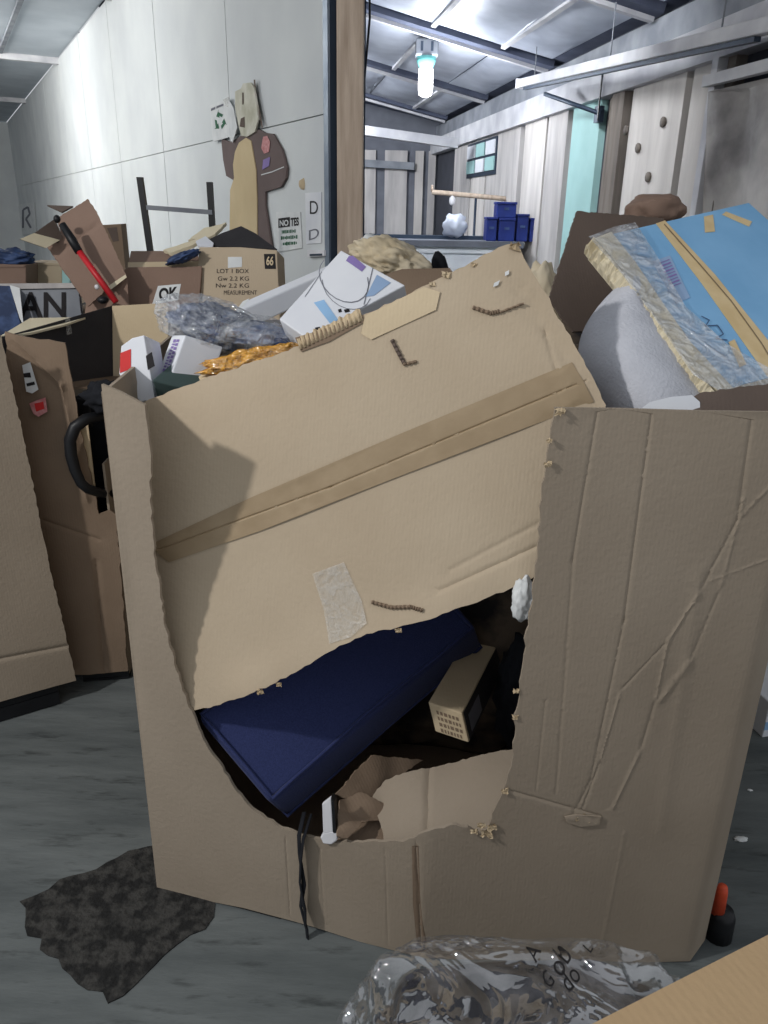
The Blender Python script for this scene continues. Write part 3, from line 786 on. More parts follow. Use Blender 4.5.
psheet('torn_flap', [(336, 822), (390, 812), (408, 838), (404, 852), (336, 852)], plane3(atY(340, 822, 1.34), atY(405, 822, 1.33), atY(370, 855, 1.26)), 0.006, KRAFT_D, gl, res=0.02, jag=0.002, seed=12)
for i, (x, y, s) in enumerate(((486, 832, .014), (492, 826, .011), (481, 824, .010), (474, 830, .008), (560, 411, .010), (547, 464, .007), (549, 440, .006), (516, 690, .006), (515, 716, .007), (504, 790, .008), (580, 816, .012), (592, 818, .010))):
    u, z = gpix(x, y)
    shred('paper_shred', gmap(u, z, 0.002), s * .75, KRAFT_E, gl, i)
psheet('crumple_flap', [(564, 815), (575, 812), (600, 814), (598, 822), (580, 824), (566, 820)], Plane(gmap(*gpix(580, 818), 0), V(0, -1, 0)), 0.003, KRAFT_G, gl, res=0.01, off=0.008,
       disp=lambda u, v: 0.005 * noise.noise(Vector((u * 40, v * 40, 5))))
sheet('crease_shade', [gpix(*p) for p in [(412, 846), (418, 846), (420, 900), (428, 950), (418, 952), (413, 905)]], lambda u, v, d: gmap(u, v, d + 0.0012), 0.0006, KRAFT_D, gl, res=0.015, disp=gdisp,  # dark line of the crease: its shade painted as a darker strip
      creases=[gcr((416, 845), (422, 955), .006, -.007)])
pal = thing('plastic_pallet', 'black pallet mostly hidden beneath the torn gaylord box', 'pallet', (0.1, 1.8, 0))
bx('deck', -.44, .64, 1.40, 2.3, 0.045, 0.072, BLACK, pal)
for x in (-.44, .05, .54):
    bx('runner', x, x + .1, 1.40, 2.3, 0, 0.045, BLACK, pal)
obox('lip', V(-.36, 1.352, 0.0), V(.14, -.039, 0), V(.012, .05, 0), V(0, 0, .03), BLACK, pal)
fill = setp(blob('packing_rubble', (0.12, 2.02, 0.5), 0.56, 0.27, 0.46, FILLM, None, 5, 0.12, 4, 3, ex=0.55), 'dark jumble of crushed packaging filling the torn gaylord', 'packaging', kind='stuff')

# ---------------------------------------------------------------- large flattened carton leaning in it
PA, PB_, PC_ = atY(190, 712, 1.365), atY(535, 575, 1.29), atY(515, 243, 1.46)
pb = plane3(PA, PB_, PC_)
lc = thing('flattened_carton', 'huge kraft carton sheet leaning tilted across the torn gaylord front', 'carton', PA)
bigpoly = [(138, 404), (210, 376), (260, 360), (300, 346), (330, 330), (366, 314), (410, 294), (428, 284), (446, 275), (470, 262), (498, 247), (516, 243), (524, 258), (545, 292), (566, 330), (590, 372), (606, 405), (600, 440), (575, 560),
           (535, 576), (510, 588), (478, 601), (450, 610), (420, 620), (398, 626), (380, 629), (362, 636), (340, 645), (320, 657), (296, 672), (272, 684), (240, 697), (214, 706), (188, 713), (166, 672), (148, 600), (140, 500)]
U1, V1 = pb.pix(380, 629)
def bigd(u, v):
    q = Vector((u, v)); t = 0.010 * noise.noise(Vector((u * 3, v * 3, 9)))
    d0 = segdist(q, BA, BB_)
    t += 0.02 * math.exp(-(d0 / 0.05) ** 2) * (0.5 + 0.5 * noise.noise(Vector((u * 5, 1, 0))))
    return t
BA, BB_ = Vector(pb.pix(250, 693)), Vector(pb.pix(520, 584))
bigo = psheet('carton_wall', bigpoly, pb, 0.012, KRAFT, lc, res=0.022, jag=0.0022, seed=21, step=0.012, disp=bigd,
       creases=[((150, 553), (330, 487), .0014, -.0022), ((330, 487), (606, 372), .0014, -.0022), ((520, 290), (596, 400), .012, -.006), ((440, 590), (540, 545), .004, -.003), ((450, 570), (545, 520), .004, -.002), ((545, 330), (560, 385), .004, -.003)])
psheet('tape_strip', [(150, 545), (250, 498), (400, 434), (520, 384), (572, 362), (584, 382), (594, 402), (520, 430), (400, 476), (260, 531), (170, 562)], pb, 0.0004, TAPE, lc, res=0.022, off=0.003, disp=bigd,
       creases=[((150, 553), (330, 487), .0014, -.0022), ((330, 487), (606, 372), .0014, -.0022), ((520, 290), (596, 400), .012, -.006)])
ct_ = psheet('clear_tape', [(312, 574), (344, 562), (362, 600), (368, 622), (352, 636), (330, 643), (324, 610)], pb, 0.0004, CLEAR, lc, res=0.012, off=0.003,
       disp=lambda u, v: bigd(u, v) + 0.002 * noise.noise(Vector((u * 60, v * 20, 0))))
psheet('pale_flap_patch', [(366, 316), (424, 287), (440, 292), (436, 310), (372, 340), (362, 334)], pb, 0.0015, KRAFT_P, lc, res=0.02, off=0.003, disp=bigd)
psheet('scraped_patch', [(296, 338), (302, 352), (330, 342), (366, 322), (362, 314), (330, 328)], pb, 0.001, KRAFT_D, lc, res=0.02, off=0.0028, disp=bigd)
wv = pb.at(300, 338) - pb.at(304, 352)
ridges('bare_corrugation', pb.at(301, 350, .003 + bigd(*pb.pix(301, 350))), pb.at(364, 321, .003 + bigd(*pb.pix(364, 321))), wv * 0.8, 15, 0.0035, pb.n, KRAFT_E, lc)
def scuff(pts, w_, n, m=KRAFT_D):
    for a, b in zip(pts[:-1], pts[1:]):
        pa, pb2 = pb.at(*a, 0.003 + bigd(*pb.pix(*a))), pb.at(*b, 0.003 + bigd(*pb.pix(*b))); d = (pb2 - pa).normalized(); wv = pb.n.cross(d) * w_
        ridges('scuff_tear', pa, pb2, wv * 0.55, n, 0.003, pb.n, m, bigo)
scuff([(391, 341), (398, 355), (404, 366)], 0.012, 3, KRAFT_B); scuff([(404, 366), (417, 363)], 0.009, 3, KRAFT_D)
scuff([(472, 309), (490, 315), (500, 313)], 0.012, 4, KRAFT_D); scuff([(500, 313), (524, 304)], 0.006, 4, KRAFT_D)
scuff([(372, 603), (392, 608), (412, 607), (424, 610)], 0.012, 5, KRAFT_D)
for i, (x, y, s) in enumerate(((446, 274, .010), (432, 284, .008), (474, 264, .006), (515, 246, .012), (262, 690, .008), (280, 684, .007), (400, 628, .008))):
    shred('paper_shred', pb.at(x, y, bigd(*pb.pix(x, y))), s * .7, KRAFT_E, bigo, 40 + i)
for pts in ([(494, 283), (500, 280), (498, 285), (493, 287)], [(505, 272), (509, 270), (509, 274), (505, 276)]):
    psheet('white_scuff', pts, pb, 0.001, PAPER, lc, res=0.02, off=0.004, disp=bigd)
# the carton's folded back layer, a hand's breadth behind
psheet('back_layer', [(152, 412), (366, 322), (514, 252), (596, 400), (575, 530), (480, 570), (360, 610), (210, 660)], Plane(pb.o - pb.n * 0.035, pb.n), 0.007, KRAFT_D, lc, res=0.06)

# ---------------------------------------------------------------- things in the tear
A = atY(195, 716, 1.385); B = atY(269, 803, 1.315); C_ = atY(476, 627, 1.68)
cu = thing('navy_cushion', 'navy blue box cushion with piped edges sliding out of the tear', 'cushion', B)
ab = A - B; bc = C_ - B; T = V(0.028, 0.05, -0.085)
o = obox('cushion_body', B, ab, bc, T, NAVY, cu, 0.014, 4)
cor = [B, B + ab, B + ab + bc, B + bc]; cen = (cor[0] + cor[2]) / 2
nrm = bc.cross(ab).normalized(); nrm = nrm if nrm.dot(CAM - B) > 0 else -nrm
def loop(off, inset):
    pts = []
    for i in range(4):
        a, b = cor[i], cor[(i + 1) % 4]
        for k in range(10): 
            p = a.lerp(b, k / 10); pts.append(p + (cen - p).normalized() * inset + off)
    return pts
tube('piping', loop(nrm * 0.003, 0.012), 0.0045, NAVY, cu, 6, closed=True)
tube('piping', loop(T - nrm * 0.001, 0.004), 0.0045, NAVY, cu, 6, closed=True)
st = thing('black_strap', 'thin black fabric strap dangling from the tear down to floor', 'strap', atZ(313, 946, 0.004))
def gp(x, y, d): u, z = gpix(x, y); return gmap(u, z, d)
tube('strap_band', [gp(299, 822, -.03), gp(301, 832, .012), gp(302, 850, .014), gp(306, 878, .013), gp(303, 902, .014), gp(310, 922, .02), gp(313, 940, .03)], [.008, .008, .007, .009, .006, .007, .003], BLACKF, st, 6, 0.35)
tube('strap_band', [gp(306, 824, -.03), gp(306, 834, .017), gp(304, 852, .018), gp(303, 876, .019), gp(308, 902, .02), gp(310, 918, .024)], [.006, .006, .006, .005, .008, .003], BLACKF, st, 6, 0.35)
pg = thing('white_peg', 'white plastic peg with rounded foot standing on the torn lip', 'peg', gp(329, 842, 0.0))
ph = Plane(gp(328, 840, 0.008), V(-.2, -1, 0.15))
prism('peg_stem', [ph.at(322, 804), ph.at(331, 797), ph.at(333, 832), ph.at(323, 834)], ph.n * -0.008, WHITEP, pg, 0.002)
prism('peg_side', [ph.at(331, 797), ph.at(334, 802), ph.at(336, 833), ph.at(333, 834)], ph.n * -0.02, BLACK, pg)
prism('peg_foot', [ph.at(320, 838), ph.at(323, 833), ph.at(333, 831), ph.at(338, 834), ph.at(337, 841), ph.at(331, 845), ph.at(323, 844)], ph.n * -0.014, WHITEP, pg, 0.003)
P0 = atY(462, 713, 1.43); PX = atY(428, 702, 1.46); PZ = atY(469, 743, 1.42); PD = atY(499, 640, 1.80)
sb = thing('small_printed_carton', 'small narrow kraft carton with dark printed side deep in the tear', 'carton', PZ)
obox('carton_body', P0, PX - P0, PZ - P0, PD - P0, KRAFT_P, sb, 0.003)
dvec = (PD - P0); sn = (PZ - P0).cross(dvec).normalized(); sn = sn if sn.x > 0 else -sn
obox('printed_side', P0 + dvec * .02 + (PZ - P0) * .04 + sn * 0.0005, dvec * .96, (PZ - P0) * .92, sn * 0.001, DARK, sb)
obox('side_label', P0 + dvec * .08 + (PZ - P0) * .3 + sn * 0.0015, dvec * .25, (PZ - P0) * .55, sn * 0.0008, INKG, sb)
pe = plane3(P0, PX, PZ); q = []
rnd = random.Random(11)
for k in range(4):
    y0 = 0.2 + k * 0.2; x = 0.1
    while x < 0.75:
        wd = rnd.uniform(.04, .10)
        a = P0 + (PX - P0) * (0.9 - x) + (PZ - P0) * y0; q.append((a, (PX - P0) * -wd, (PZ - P0) * 0.12)); x += wd + .04
vs = []; fs = []
for a, b, c in q:
    k = len(vs); vs += [a + pe.n * .001, a + b + pe.n * .001, a + b + c + pe.n * .001, a + c + pe.n * .001]; fs.append((k, k + 1, k + 2, k + 3))
mesh('end_print', vs, fs, KRAFT_D, sb)
cw = setp(blob('white_foam_scrap', atY(524, 600, 1.27), 0.022, 0.016, 0.042, PAPER, None, 4, 0.3, 2.5, 4, ridge=0.1), 'crumpled white foam scrap peeking past right edge of the tear', 'foam scrap')
bg = setp(blob('black_bag', atY(520, 690, 1.62), 0.06, 0.07, 0.15, BLACKF, None, 4, 0.25, 2.4, 6, ridge=0.15), 'black crumpled bag in shadow behind small printed carton', 'bag')

# ---------------------------------------------------------------- heap on the left inside the gaylord
P1 = plane3(atY(122, 342, 1.66), atY(145, 336, 1.66), atY(136, 398, 1.62))
wr_ = thing('red_label_box', 'upright white box with red label at the gaylord left corner', 'box', P1.at(136, 398))
prism('box_body', [P1.at(121, 346), P1.at(132, 338), P1.at(144, 335), P1.at(155, 400), P1.at(140, 402), P1.at(119, 374)], P1.n * -0.09, WHITE, wr_, 0.002)
psheet('red_label', [(120.5, 353), (131, 349), (131, 369), (120, 373)], P1, 0.0006, REDL, wr_, res=0.03, off=0.001)
psheet('black_print', [(146, 356), (152, 352), (155, 366), (148, 370)], P1, 0.0006, INK, wr_, res=0.03, off=0.001)
K0 = atY(185, 335, 1.72); K1 = atY(223, 347, 1.76); K2 = atY(168, 383, 1.64); K3 = atY(172, 335, 1.80)
wp = thing('purple_print_box', 'tilted white carton with purple lettering on its narrow side', 'box', K2)
obox('box_body', K0, K1 - K0, K2 - K0, (K3 - K0) * 1.0, WHITE, wp, 0.003)
pk = plane3(K0, K2, K3)
rnd = random.Random(5); vs = []; fs = []
e1, e2 = K2 - K0, K3 - K0; nk = pk.n
for row in (0.25, 0.5):
    t = 0.1
    while t < 0.85:
        wd = rnd.uniform(.03, .07); k = len(vs); a = K0 + e1 * t + e2 * row + nk * .0012
        vs += [a, a + e1 * wd, a + e1 * wd + e2 * .2, a + e2 * .2]; fs.append((k, k + 1, k + 2, k + 3)); t += wd + .025
mesh('side_lettering', vs, fs, PURPLE, wp)
J0 = atY(152, 380, 1.60)
setp(obox('dark_green_box', J0, atY(200, 392, 1.63) - J0, V(0.01, 0.03, -0.10), V(0.02, 0.10, 0.02), DARKG, None, 0.003), 'dark green box wedged under the purple lettered carton', 'box')
bn = thing('wrapped_bundle', 'blue bundle wrapped in shiny clear plastic on top of the heap', 'bundle', atY(215, 350, 1.85))
c = atY(218, 326, 1.88)
blob('blue_contents', c, 0.10, 0.10, 0.045, NAVYP, bn, 5, 0.25, 1.8, 2, tilt=-0.25, ridge=0.14, octv=2)
blob('clear_wrap', c + V(-0.01, -0.01, 0.004), 0.122, 0.12, 0.060, FILM, bn, 5, 0.22, 1.6, 7, tilt=-0.25, ridge=0.13, octv=2)
c2 = atY(258, 335, 1.84)
blob('blue_contents', c2, 0.085, 0.07, 0.028, NAVYP, bn, 4, 0.25, 1.8, 9, tilt=-0.1, ridge=0.12, octv=2)
blob('clear_wrap', c2 + V(0, -.01, 0.003), 0.10, 0.08, 0.04, FILM, bn, 4, 0.22, 1.8, 12, tilt=-0.1, ridge=0.12, octv=2)
setp(blob('orange_bag', atY(258, 362, 1.68), 0.115, 0.05, 0.03, FILM_O, None, 5, 0.3, 2.4, 14, tilt=0.18, ridge=0.16, octv=2), 'crinkled orange plastic bag beneath the blue wrapped bundle', 'bag')
setp(blob('brown_paper_wad', atY(266, 372, 1.70), 0.17, 0.06, 0.04, KRAFT_P, None, 4, 0.25, 3, 15, tilt=0.2), 'crushed tan paper wad under the orange plastic bag', 'paper')
T0, T1 = atY(236, 312, 2.05), atY(332, 270, 2.25)
tu = thing('white_tube_carton', 'long white square mailing tube lying behind the wrapped bundle', 'tube', T0)
dd = T1 - T0
obox('tube_body', T0, dd, V(0.0, -0.02, -0.055), V(0.01, 0.07, 0.02), WHITE, tu, 0.004)
obox('end_cap', T0 - dd.normalized() * 0.006, dd.normalized() * 0.02, V(0.0, -0.022, -0.058), V(0.011, 0.074, 0.022), PAPER, tu)
pf_ = plane3(atY(341, 250, 1.95), atY(405, 285, 1.80), atY(305, 337, 1.72))
wc = thing('white_print_carton', 'large white carton with a drawn oval and purple print lying tilted', 'carton', pf_.at(305, 337))
prism('carton_body', [pf_.at(341, 250), pf_.at(405, 285), pf_.at(306, 338), pf_.at(279, 319)], pf_.n * -0.07, WHITE, wc, 0.003)
ring = [(344 + 26 * math.cos(t / 20 * 2 * math.pi) * 0.95, 279 + 23 * math.sin(t / 20 * 2 * math.pi) + 6 * math.cos(t / 20 * 2 * math.pi)) for t in range(-1, 13)]
strokes('oval_drawing', pf_, line_quads(ring, 0.9), INKG, wc, 0.0012)
strokes('oval_drawing', pf_, line_quads([(x + 3, y + 7) for x, y in ring[2:12]], 0.6), INKG, wc, 0.0012)
strokes('fold_line', pf_, line_quads([(373, 268), (364, 305)], 0.9) + line_quads([(305, 297), (322, 272)], 0.6), INKG, wc, 0.0012)
strokes('purple_print', pf_, [[(349, 256.5), (353, 256), (366, 267), (362, 272), (346, 261)]], PURPLE, wc, 0.0012)
strokes('blue_print', pf_, [[(314, 303), (324, 300), (338, 320), (331, 325)]], LBLUE, wc, 0.0012)
for qd in ([(338, 310), (341, 309), (342, 312), (339, 313)], [(344, 310), (349, 309), (350, 312), (345, 313)], [(315, 328), (320, 327), (320, 331), (316, 331)]): strokes('small_print', pf_, [qd], INK, wc, 0.0012)
strokes('grey_face', pf_, [[(377, 275), (391, 283), (374, 296), (366, 297)]], INKG if False else GREYB, wc, 0.0012)  # grey tone of the carton's right face drawn onto this one face

# ---------------------------------------------------------------- right heap
Q1, Q2, Q3 = atY(722, 388, 1.42), atY(605, 237, 1.72), atY(745, 203, 1.98)
pq = plane3(Q1, Q2, Q3)
bb = thing('blue_carton', 'big bright blue carton wrapped in film leaning on the right heap', 'carton', Q1)
bcor = [pq.at(598, 238), pq.at(655, 224), pq.at(745, 203), pq.at(775, 228), pq.at(960, 330), pq.at(730, 390)]
bcor[3] = pq.at(860, 258); bcor[2] = pq.at(752, 203)
bod = prism('carton_body', [pq.at(598, 238), pq.at(750, 203), pq.at(885, 340), pq.at(728, 392)], pq.n * -0.055, CREAM, bb, 0.004)
psheet('blue_face', [(608, 236), (660, 224), (748, 204), (768, 222), (880, 340), (770, 378), (728, 389), (706, 362), (668, 318), (636, 272)], pq, 0.002, BLUE, bb, res=0.03, off=0.003)
tbd = psheet('tan_band', [(655, 225), (664, 222), (714, 276), (775, 352), (781, 377), (767, 379), (748, 352), (700, 284)], pq, 0.0006, TANP, bb, res=0.05, off=0.0042)
rn_ = [(663, 226), (700, 268), (730, 303), (760, 345), (775, 370)]
strokes('seam_line', pq, line_quads(rn_, 0.9), KRAFT_D, tbd, 0.0052)
psheet('tan_mark', [(703, 218), (712, 216), (714, 233), (704, 234)], pq, 0.0006, TANP, bb, res=0.05, off=0.0042)
psheet('tan_mark', [(721, 216), (725, 213), (751, 223), (748, 228)], pq, 0.0006, TANP, bb, res=0.05, off=0.0042)
lb = psheet('shipping_label', [(651, 263), (669, 257), (689, 299), (675, 305)], pq, 0.0006, GREYB, bb, res=0.05, off=0.0042)
q = []
for k in range(9):
    t = 0.06 + k * 0.075
    a0, a1 = Vector((657, 263)).lerp(Vector((676, 302)), t), Vector((667, 259)).lerp(Vector((686, 298)), t)
    q += line_quads([tuple(a0), tuple(a1)], 0.9 + 0.7 * (k % 2))
strokes('barcode', pq, q, PURPLE, lb, 0.0052)
psheet('white_edge_wrap', [(594, 240), (610, 234), (634, 264), (662, 306), (690, 345), (732, 390), (720, 396), (690, 372), (650, 312), (618, 268)], pq, 0.003, CREAM, bb, res=0.02, off=0.006,
       disp=lambda u, v: 0.004 * noise.noise(Vector((u * 16, v * 16, 1))))
ed = [pq.at(592, 240), pq.at(600, 250), pq.at(625, 280), pq.at(650, 315), pq.at(680, 358), pq.at(712, 394)]
psheet('film_wrap', [(586, 242), (612, 231), (632, 228), (654, 260), (682, 310), (722, 350), (770, 376), (766, 388), (720, 398), (690, 378), (650, 318), (618, 276)], pq, 0.001, FILM, bb, res=0.016, off=0.012,
       disp=lambda u, v: 0.006 * noise.fractal(Vector((u * 9, v * 9, 4)), 1, 2, 2))
dn = -pq.n
vs = []; fs = []
NS = 110
for i in range(NS + 1):
    t = i / NS * (len(ed) - 1); k = min(int(t), len(ed) - 2); p = ed[k].lerp(ed[k + 1], t - k)
    for j in range(5):
        r = noise.noise(Vector((i * 0.33, j * 0.9, 2.2))) + 0.6 * noise.noise(Vector((i * 0.9, j * 1.3, 7)))
        vs.append(p + pq.n * (0.008 + 0.006 * r) + dn * (j * 0.011) - pq.u * (0.006 * math.sin(j / 4 * math.pi) + 0.008 * r))
for i in range(NS):
    for j in range(4): fs.append((i * 5 + j, i * 5 + j + 1, i * 5 + 6 + j, i * 5 + 5 + j))
mesh('crumpled_edge', vs, fs, CREAM, bb)
strokes('scribble', pq, line_quads([(700, 318), (708, 322), (704, 328), (716, 327), (722, 336), (714, 340), (726, 342)], 0.9), NAVYP, bb, 0.0052)
strokes('pink_scrape', pq, [[(727, 344), (733, 341), (745, 366), (738, 369)]], TANP, bb, 0.0052)

# foam roll
Lc = [(628, 276), (612, 290), (597, 306), (584, 325), (577, 344), (577, 362), (582, 380), (591, 398), (602, 416)]
Rc = [(640, 276), (650, 296), (660, 314), (672, 332), (682, 350), (692, 368), (702, 386), (712, 404), (716, 420)]
vs = []; fs = []; NI = 12
for i, (a, b) in enumerate(zip(Lc, Rc)):
    YL = 1.66 - 0.022 * i; YR = 1.64 - 0.028 * i
    for j in range(NI + 1):
        t = j / NI; x = a[0] + (b[0] - a[0]) * t; y = a[1] + (b[1] - a[1]) * t
        Y = YL + (YR - YL) * t - 0.10 * math.sin(math.pi * min(1, t * 0.9 + 0.02)) ** 0.8 * min(1, 0.3 + i * .15)
        vs.append(atY(x, y, Y))
W = NI + 1; n1 = len(vs)
vs += [v + V(0.004, 0.012, -0.002) for v in vs]
for i in range(len(Lc) - 1):
    for j in range(NI):
        q = (i * W + j, i * W + j + 1, (i + 1) * W + j + 1, (i + 1) * W + j)
        fs.append(q); fs.append(tuple(n1 + k for k in reversed(q)))
for i in range(len(Lc) - 1):
    fs.append((i * W, (i + 1) * W, n1 + (i + 1) * W, n1 + i * W)); fs.append((i * W + NI, n1 + i * W + NI, n1 + (i + 1) * W + NI, (i + 1) * W + NI))
fo = setp(mesh('foam_sheet', vs, fs, FOAM, None, smooth=True), 'pale grey packing foam sheet curled under the blue carton', 'foam')
m_ = fo.modifiers.new('s', 'SUBSURF'); m_.levels = 1; m_.render_levels = 1
pv = Plane(atY(660, 405, 1.30), V(0, -1, 0.6))
setp(psheet('white_foam_edge', [(634, 414), (650, 402), (670, 397), (692, 395), (700, 402), (700, 425), (634, 425)], pv, 0.01, WHITE, None, res=0.02), 'curved white foam edge just above the right gaylord panel', 'foam')
pv = Plane(atY(740, 405, 1.30), V(-.1, -1, 0.9))
setp(psheet('dark_brown_flap', [(689, 414), (692, 398), (700, 393), (735, 388), (768, 383), (830, 372), (830, 425), (689, 425)], pv, 0.006, KRAFT_B, None, res=0.03, jag=0.002, seed=3,
     disp=lambda u, v: 0.01 * noise.noise(Vector((u * 8, v * 8, 1)))), 'dark brown cardboard flap below the blue carton', 'cardboard')
pv = plane3(atY(577, 212, 2.0), atY(660, 218, 2.06), atY(553, 296, 1.86))
setp(psheet('brown_cardboard_sheet', [(577, 211), (610, 215), (662, 220), (650, 290), (620, 330), (575, 330), (551, 296), (562, 262)], pv, 0.007, KRAFT_B, None, res=0.04, jag=0.0015, seed=6,
     disp=lambda u, v: 0.02 * noise.noise(Vector((u * 2.5, v * 2.5, 3)))), 'dark brown cardboard panel standing left of the blue carton', 'cardboard')
o = setp(blob('brown_paper_lump', atY(655, 209, 2.5), 0.085, 0.07, 0.045, KRAFT_R, None, 4, 0.22, 1.4, 5, ex=0.9), 'brown crumpled paper lump poking up behind the blue carton', 'paper')
# gaylord behind, carrying the crumpled paper in the middle
g4 = thing('rear_gaylord_box', 'brown gaylord box standing behind the torn front gaylord', 'box', (0.55, 3.1, 0))
vwall('front_panel', V(-.15, 2.52), V(1.25, 2.46), 0, 1.14, KRAFT_G, g4, seed=11); vwall('back_panel', V(-.1, 3.5), V(1.3, 3.5), 0, 1.14, KRAFT_G, g4, seed=12)
vwall('side_panel', V(-.15, 2.53), V(-.1, 3.49), 0, 1.14, KRAFT_G, g4, seed=13); vwall('side_panel', V(1.25, 2.47), V(1.3, 3.49), 0, 1.14, KRAFT_G, g4, seed=14)
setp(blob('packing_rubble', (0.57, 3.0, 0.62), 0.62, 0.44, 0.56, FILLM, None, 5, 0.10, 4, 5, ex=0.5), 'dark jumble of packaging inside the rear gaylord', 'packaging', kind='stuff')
setp(blob('kraft_paper_heap', atY(392, 262, 2.75), 0.13, 0.10, 0.07, PAPERB, None, 5, 0.25, 2.2, 8, tilt=-0.25, ridge=0.12), 'crumpled pale kraft paper heap beside the post base', 'paper')
setp(blob('grey_lump', atY(440, 265, 2.9) - V(0, 0, .10), 0.04, 0.045, 0.145, BLACKF, None, 3, 0.2, 2, 3), 'small dark bag beside crumpled kraft paper heap', 'bag')
setp(blob('white_bag_scrap', atY(372, 250, 2.9), 0.05, 0.05, 0.05, PAPER, None, 4, 0.3, 2.5, 18, ridge=.15), 'small crumpled white bag at foot of the timber post', 'bag')
pv = plane3(atY(390, 272, 2.25), atY(446, 268, 2.25), atY(400, 300, 2.15))
setp(psheet('brown_board_scrap', [(386, 274), (402, 269), (450, 268), (470, 300), (400, 310)], pv, 0.007, KRAFT_D, None, res=0.04), 'flat brown cardboard scrap behind the leaning carton top', 'cardboard')
setp(blob('kraft_paper_heap', atY(540, 284, 2.3) - V(0, 0, .11), 0.07, 0.06, 0.165, PAPERB, None, 5, 0.2, 2.0, 28), 'crumpled kraft paper right of the leaning carton tip', 'paper')

# ---------------------------------------------------------------- left gaylords
g1 = thing('near_left_gaylord', 'brown gaylord box cut off by the left picture edge', 'box', (-1.4, 2.4, 0.06))
a1 = V(-1.62, 1.72); b1 = V(-1.03, 2.12)
d1 = (b1 - a1).normalized(); n1_ = V(d1.y, -d1.x)
pe1 = Plane(V(b1.x, b1.y, 0), V(n1_.x, n1_.y, 0))
ua = (V(a1.x, a1.y, 0) - pe1.o).dot(pe1.u)
lp_ = rough([(ua, 1.19), pe1.pix(2, 338), pe1.pix(22, 430), pe1.pix(48, 560), pe1.pix(76, 680), (ua, 0.079)], 0.012, 0.002, 31, (0, 4, 5))
sheet('front_panel', lp_, pe1.map, 0.008, KRAFT_G, g1, res=0.03,
       disp=lambda u, v: 0.012 * noise.noise(Vector((u * 3, v * 2, 3))), creases=[(pe1.pix(-40, 668), pe1.pix(68, 645), .006, -.005)])
vwall('side_panel', V(-1.06, 2.125), V(-1.5, 2.75), 0.07, 1.16, KRAFT_D, g1, seed=33)
vwall('back_panel', V(-2.06, 2.35), V(-1.5, 2.76), 0.07, 1.16, KRAFT_D, g1, seed=34)
vwall('side_panel', V(-1.62, 1.73), V(-2.06, 2.34), 0.07, 1.16, KRAFT_D, g1, seed=35)
def pallet(label, o, e, f, h):
    t = thing('dark_pallet', label, 'pallet', o, 'dark pallets under the left gaylords')
    o, e, f = Vector(o), Vector(e), Vector(f)
    obox('deck', o + V(0, 0, h - .02), e, f, V(0, 0, .02), BLACK, t)
    obox('front_board', o + V(0, 0, .004), e, f.normalized() * .02, V(0, 0, h - .026), BLACK, t)
    for k in (0.02, 0.46, 0.90):
        obox('runner', o + e * k + f.normalized() * .022, e * .08, f * .9, V(0, 0, h - .022), BLACK, t)
pallet('dark pallet beneath the gaylord cut off by left edge', (-1.60, 1.745, 0), (.552, .374, 0), (-.34, .5, 0), 0.072)
pallet('dark pallet beneath the gaylord with worn stickers', (-1.02, 2.245, 0), (.15, .028, 0), (-.06, .55, 0), 0.034)
g2 = thing('stickered_gaylord', 'tall brown gaylord with worn stickers on its torn dark front', 'box', (-1.0, 2.7, 0.02))
pe2 = Plane(V(-.86, 2.26, 0), V(0.18, -1, 0))
psheet('front_panel', [(4, 332), (30, 338), (65, 343), (70, 372), (80, 425), (92, 480), (99, 514), (110, 510), (116, 514), (122, 590), (128, 671), (112, 672), (75, 674), (40, 676), (20, 500)], pe2, 0.008, KRAFT_D, g2, res=0.03, jag=0.003, seed=41, step=0.02,
       disp=lambda u, v: 0.02 * noise.noise(Vector((u * 4, v * 2, 5))), creases=[((10, 335), (62, 385), .008, .008), ((62, 385), (88, 500), .010, .008), ((96, 560), (104, 670), .008, -.006), ((45, 520), (100, 540), .006, -.004)])
psheet('lighter_strip', [(80, 418), (88, 425), (98, 512), (90, 516), (84, 470)], Plane(pe2.o - pe2.n * 0.012, pe2.n), 0.006, KRAFT_P, g2, res=0.03)
pks = psheet('pink_sticker', [(31, 402), (38, 399), (47, 396), (49, 410), (40, 415), (35, 412)], pe2, 0.001, PINK, g2, res=0.02, off=0.02)
psheet('red_mark', [(36, 402), (45, 400), (46, 407), (38, 410)], pe2, 0.001, REDL, pks, res=0.03, off=0.0215)
wks = psheet('white_sticker', [(24, 364), (32, 361), (40, 388), (34, 392), (28, 390)], pe2, 0.001, PAPER, g2, res=0.02, off=0.02)
strokes('sticker_print', pe2, [[(25, 372), (32, 371), (33, 376), (26, 376)], [(28, 382), (36, 380), (37, 383), (29, 385)]], INK, wks, 0.0215)
vwall('side_panel', V(-.87, 2.275), V(-.92, 3.0), 0.02, 0.78, KRAFT_G, g2, seed=43)
vwall('back_panel', V(-1.55, 2.86), V(-.93, 3.0), 0.02, 1.0, KRAFT_G, g2, seed=44)
bx('bottom_panel', -1.10, -.92, 2.32, 2.9, 0.036, 0.044, KRAFT_D, g2)
